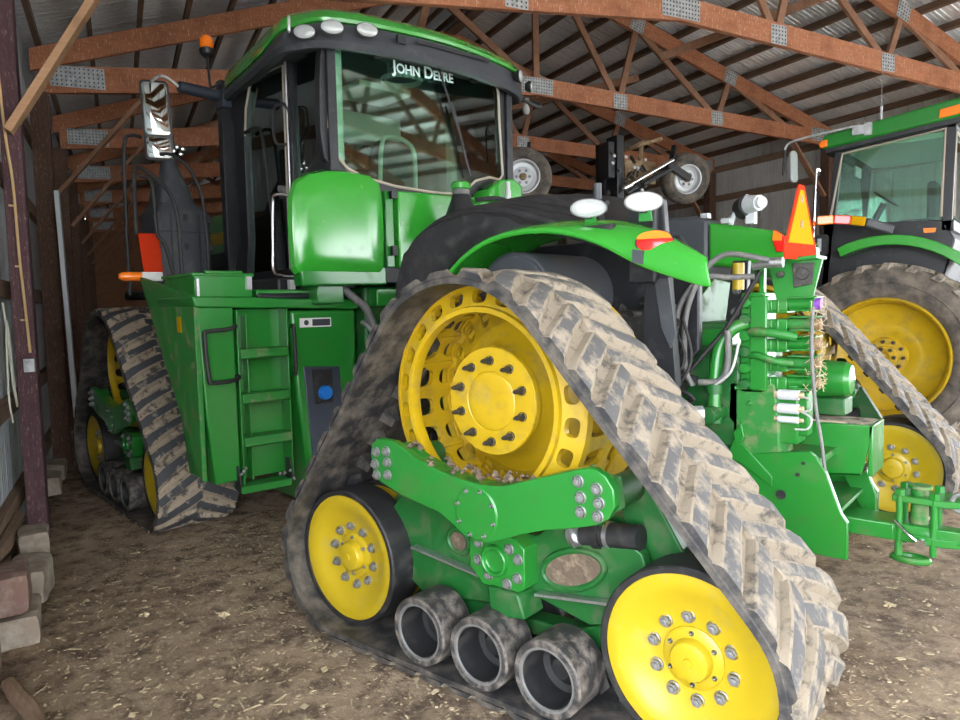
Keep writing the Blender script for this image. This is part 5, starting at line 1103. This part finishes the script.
mb = MB(); mb.prism([(-.14,3.64),(1.20,3.50),(1.22,3.56),(-.16,3.71)],'y',CY1-.03,CY0+.035); S('roof_trim', mb, 'black', r2_, bevel=.01)
mb = MB(); mb.prism([(-.17,3.83),(-.17,3.73),(.06,3.705),(.05,3.80)],'y',CY0+.05,CY0+.075); S('amber_lamp', mb, 'orange', r2_, bevel=.01)
mb = MB(); mb.prism([(1.22,3.66),(1.27,3.62),(1.25,3.57),(1.17,3.58),(1.17,3.66)],'y',CY0+.03,CY0+.075); S('amber_lamp', mb, 'orange', r2_, bevel=.01)
mb = MB(); mb.box((.90,CY0+.06,3.66),(.76,CY0+.10,3.76)); mb.box((.78,CY0+.06,3.64),(.70,CY0+.09,3.78)); mb.tube([(.84,CY0+.1,3.76),(1.2,CY0+.12,3.73),(1.56,CY0+.10,3.69),(1.64,CY0+.10,3.62),(1.64,CY0+.10,3.5)],.014,8); m_ = S('mirror_arm', mb, 'galv')
mb = MB(); mb.tube([(1.64,CY0+.10,3.6),(1.65,CY0+.11,3.42),(1.66,CY0+.10,3.30)],.018,8); S('mirror_joint', mb, 'rubber_clean', m_)
R = slab((1.56,CY0+.04,3.40),(.5,.85,0),(.03,0,1),(-.85,.5,0),.055,.19,.03,.05); mb = MB(); loft(mb,[R(.8,-.03),R(1,-.01),R(1,.015),R(.9,.02)]); S('side_mirror', mb, 'lens', m_)
mb = MB(); mb.cyl((.62,CY0+.02,3.74),(.62,CY0+.02,3.95),.015,8); mb.cyl((.62,CY0+.02,3.95),(.62,CY0+.02,4.35),.003,6); S('antenna', mb, 'galv', r2_)
mb = MB(); mb.cyl((.90,-7.75,2.6),(.72,-7.75,2.95),.04,12); mb.tube([(.70+.12*cos(2*pi*k/24),-7.75+.23*sin(2*pi*k/24),3.0+.09*cos(2*pi*k/24)) for k in range(25)],.014,8,cap=False,smooth=False); mb.beam((.7,-7.95,3.0),(.7,-7.55,3.0),.02,.02); S('steering_wheel', mb, 'black', cb)
mb = MB(); mb.box((.2,-8.05,2.55),(.55,-7.6,2.72)); mb.box((.15,-8.05,2.7),(.25,-7.6,3.15)); S('driver_seat', mb, 'seat', cb, bevel=.04)
mb = MB(); mb.box((1.0,-7.85,3.3),(1.02,-7.55,3.42)); S('interior_mirror', mb, 'white', cb)
mb = MB(); mb.box((.0,-8.6,3.52),(1.08,-7.0,3.58)) ; S('cab_lining', mb, 'cream', cb)
# fender arc, lamp bar, hood with lettering
ro = [(.50+1.22*cos(a),1.15+1.33*sin(a)) for a in [radians(d) for d in range(66,151,6)]]; ri_ = [(.50+1.12*cos(a),1.15+1.22*sin(a)) for a in [radians(d) for d in range(66,151,6)]]
mb = MB(); mb.prism(ro+ri_[::-1],'y',-7.6,-6.62); f2_ = S('rear_fender', mb, 'green_clean', bevel=.01)
mb = MB(); mb.prism([(.02,2.515),(.14,2.52),(.13,2.47),(.03,2.47)],'y',-6.62,-6.612); S('amber_reflector', mb, 'orange', f2_)
mb = MB(); mb.beam((.42,-6.6,2.52),(.66,-6.42,2.62),.05,.10); lb = S('lamp_bar', mb, 'charcoal', bevel=.02)
for k,(m_n,t0,t1) in enumerate((('smv_y',0,.3),('red',.3,.65),('orange',.65,1))):
    a = Vector((.66,-6.42,2.62)); b_ = Vector((1.12,-6.26,2.64)); mb = MB(); p0 = a.lerp(b_,t0)+Vector((0,0,.03*sin(t0*2.5))); p1 = a.lerp(b_,t1)+Vector((0,0,.03*sin(t1*2.5))); mb.beam(p0,p1,.05,.10); S('lamp_bar_lens', mb, m_n, lb, bevel=.012)
mb = MB(); mb.lathe([(.001,.03),(.03,.02),(.035,0)],c=(1.14,-6.25,2.63),axis='x',n=14); S('end_lamp', mb, 'orange', lb)
mb = MB(); mb.prism([(-7.28,1.6),(-7.28,2.42),(-7.40,2.52),(-8.2,2.52),(-8.34,2.42),(-8.34,1.6)],'x',1.30,4.4); h2 = S('hood', mb, 'green_dark', bevel=.04)
tm2 = text_mesh('DEERE', .19, .002, .004); tm2.materials.append(M['texty']); obj('lettering', tm2, None, h2, at(1.60,-7.272,2.38)@Matrix(((-1,0,0,0),(0,0,1,0),(0,1,0,0),(0,0,0,1))))
mb = MB(); mb.prism([(1.3,2.28),(4.2,2.28),(4.2,2.24),(1.3,2.24)],'y',-7.28,-7.274); S('hood_stripe', mb, 'texty', h2)
mb = MB(); mb.tube([(1.24,CY0+.08,3.3),(1.28,CY0+.10,3.28),(1.30,CY0+.10,2.6),(1.32,CY0+.10,1.9)],.016,8); S('grab_rail', mb, 'chrome')
R = slab((1.20,CY0+.12,2.42),(1,0,0),(0,0,1),(0,1,0),.07,.13,.04,.05); mb = MB(); loft(mb,[R(.8,-.05),R(1,-.02),R(1,.02),R(.9,.03)]); lv = S('step_lamp', mb, 'rubber_clean')
mb = MB(); mb.box((1.24,CY0+.145,2.35),(1.20,CY0+.165,2.50)); S('lamp_frame', mb, 'galv', lv)
mb = MB(); mb.box((.2,-8.2,.9),(3.9,-7.4,1.6)); mb.cyl((.5,-6.9,1.12),(.5,-8.8,1.12),.2,24); mb.cyl((3.9,-7.0,.78),(3.9,-8.5,.78),.12,16); S('chassis', mb, 'green_dark', bevel=.02)

# ------------------------------------------------------------------ folded implement with gauge wheels far behind
IM = root('folded_implement', FS@Vector((8.4,-6.0,-.1)), 'dark folded farm implement with raised small wheels, behind the tracked tractor', 'farm implement')
def I(name, mb, mats, parent=None, bevel=0, W=FS): return obj(name, mb, mats, parent or IM, W, bevel)
def wheel(c, R, wd, rotz, rotx=0, hubm='rust'):
    W = FS@at(*c)@Matrix.Rotation(rotz,4,'Z')@Matrix.Rotation(rotx,4,'X'); mb = MB(); r0 = R*.56
    mb.lathe([(r0,-.02),(r0+.02,.005),(r0+.5*(R-r0),.02),(R-.05,-.0),(R-.012,-.03),(R,-.06),(R-.012,-.07),(R-.012,-.08),(R,-.09),(R,-wd+.09),(R-.012,-wd+.08),(R-.012,-wd+.07),(R,-wd+.06),(R-.02,-wd+.03),(R-.06,-wd),(r0,-wd+.02)],n=64); t = obj('wheel', mb, 'tyre', IM, W)
    mb = MB(); mb.lathe([(r0+.01,.002),(r0-.01,.008),(r0-.02,-.01),(r0-.04,-.06),(r0*.62,-.07),(r0*.55,-.045),(.001,-.04)],n=48); rm = obj('rim', mb, 'rimgrey', t, W)
    for p in ringpts(0,-.045,0,r0*.40,6): put(bpy.data.objects.new('bolt',BOLTS), rm, W@at(*p))
    mb = MB(); mb.lathe([(.001,.02),(.05,.015),(.06,-.04)],n=20); obj('hub', mb, hubm, t, W)
wheel((8.0,-4.06,3.82),.47,.24,radians(66))
wheel((8.0,-7.47,3.97),.45,.26,radians(74),radians(-14))
mb = MB(); mb.box((8.3,-6.05,-.1),(8.55,-5.85,4.55)); mb.box((8.25,-7.9,2.2),(8.5,-3.9,2.42)); mb.box((8.3,-8.0,-.1),(8.5,-7.8,2.3)); mb.box((8.3,-4.3,-.1),(8.5,-4.1,3.4)); I('implement_frame', mb, 'black', bevel=.01)
mb = MB(); mb.box((8.0,-6.05,3.30),(8.3,-5.90,4.62)); mb.box((8.0,-5.85,3.9),(8.25,-5.72,4.5)); I('folding_arm', mb, 'black', bevel=.01)
mb = MB(); mb.tube([(8.0,-6.0,3.72),(7.98,-7.1,4.28)],.035,12,smooth=False); mb.cyl((7.97,-6.0,3.73),(7.95,-6.15,3.80),.055,14); I('hydraulic_ram', mb, 'chrome')
mb = MB(); mb.tube([(8.02,-6.1,3.66),(8.0,-7.1,4.14)],.05,12,smooth=False); mb.beam((8.0,-7.0,4.2),(8.0,-7.5,3.98),.09,.12); mb.beam((8.0,-7.05,4.1),(8.1,-7.25,4.55),.08,.08); I('wheel_arm', mb, 'black')
mb = MB(); mb.beam((8.1,-4.1,3.84),(8.3,-4.2,3.0),.1,.12); mb.beam((8.05,-4.15,3.9),(8.2,-4.3,4.4),.05,.05); I('wheel_arm', mb, 'black')
W = FS@at(8.4,-6.75,4.62)@Matrix.Rotation(radians(72),4,'X'); mb = MB(); mb.lathe([(.30,0),(.36,.01),(.38,-.03),(.36,-.05),(.30,-.04)],n=48,closed=True); mb.lathe([(.31,-.01),(.1,.03),(.05,.05),(.001,.05)],n=48); mb.lathe([(.31,-.03),(.1,.0),(.001,.02)],n=48); obj('rusty_disc', mb, 'rust', IM, W)
mb = MB(); mb.cyl((8.4,-6.75,4.62),(8.4,-6.7,4.1),.04,10); mb.box((8.3,-7.0,3.9),(8.6,-6.3,4.3)); I('seed_unit', mb, 'rust', bevel=.02)
rnd = random.Random(9); mb = MB()
for k in range(26):
    p = Vector((rnd.uniform(7.9,8.1),rnd.uniform(-6.5,-5.7),rnd.uniform(3.3,4.3))); d = Vector((rnd.uniform(-1,1),rnd.uniform(-1,1),rnd.uniform(-1,1))).normalized()*rnd.uniform(.03,.12); mb.cyl(p-d,p+d,rnd.uniform(.015,.035),8)
f_ = I('fittings', mb, 'boltd'); f_['kind'] = 'stuff'
mb = MB()
for k in range(9):
    p = Vector((7.88,rnd.uniform(-6.4,-5.7),rnd.uniform(3.4,4.25))); mb.cyl(p,p+Vector((-.02,0,0)),.03,8)
f_ = I('bright_fittings', mb, 'white'); f_['kind'] = 'stuff'
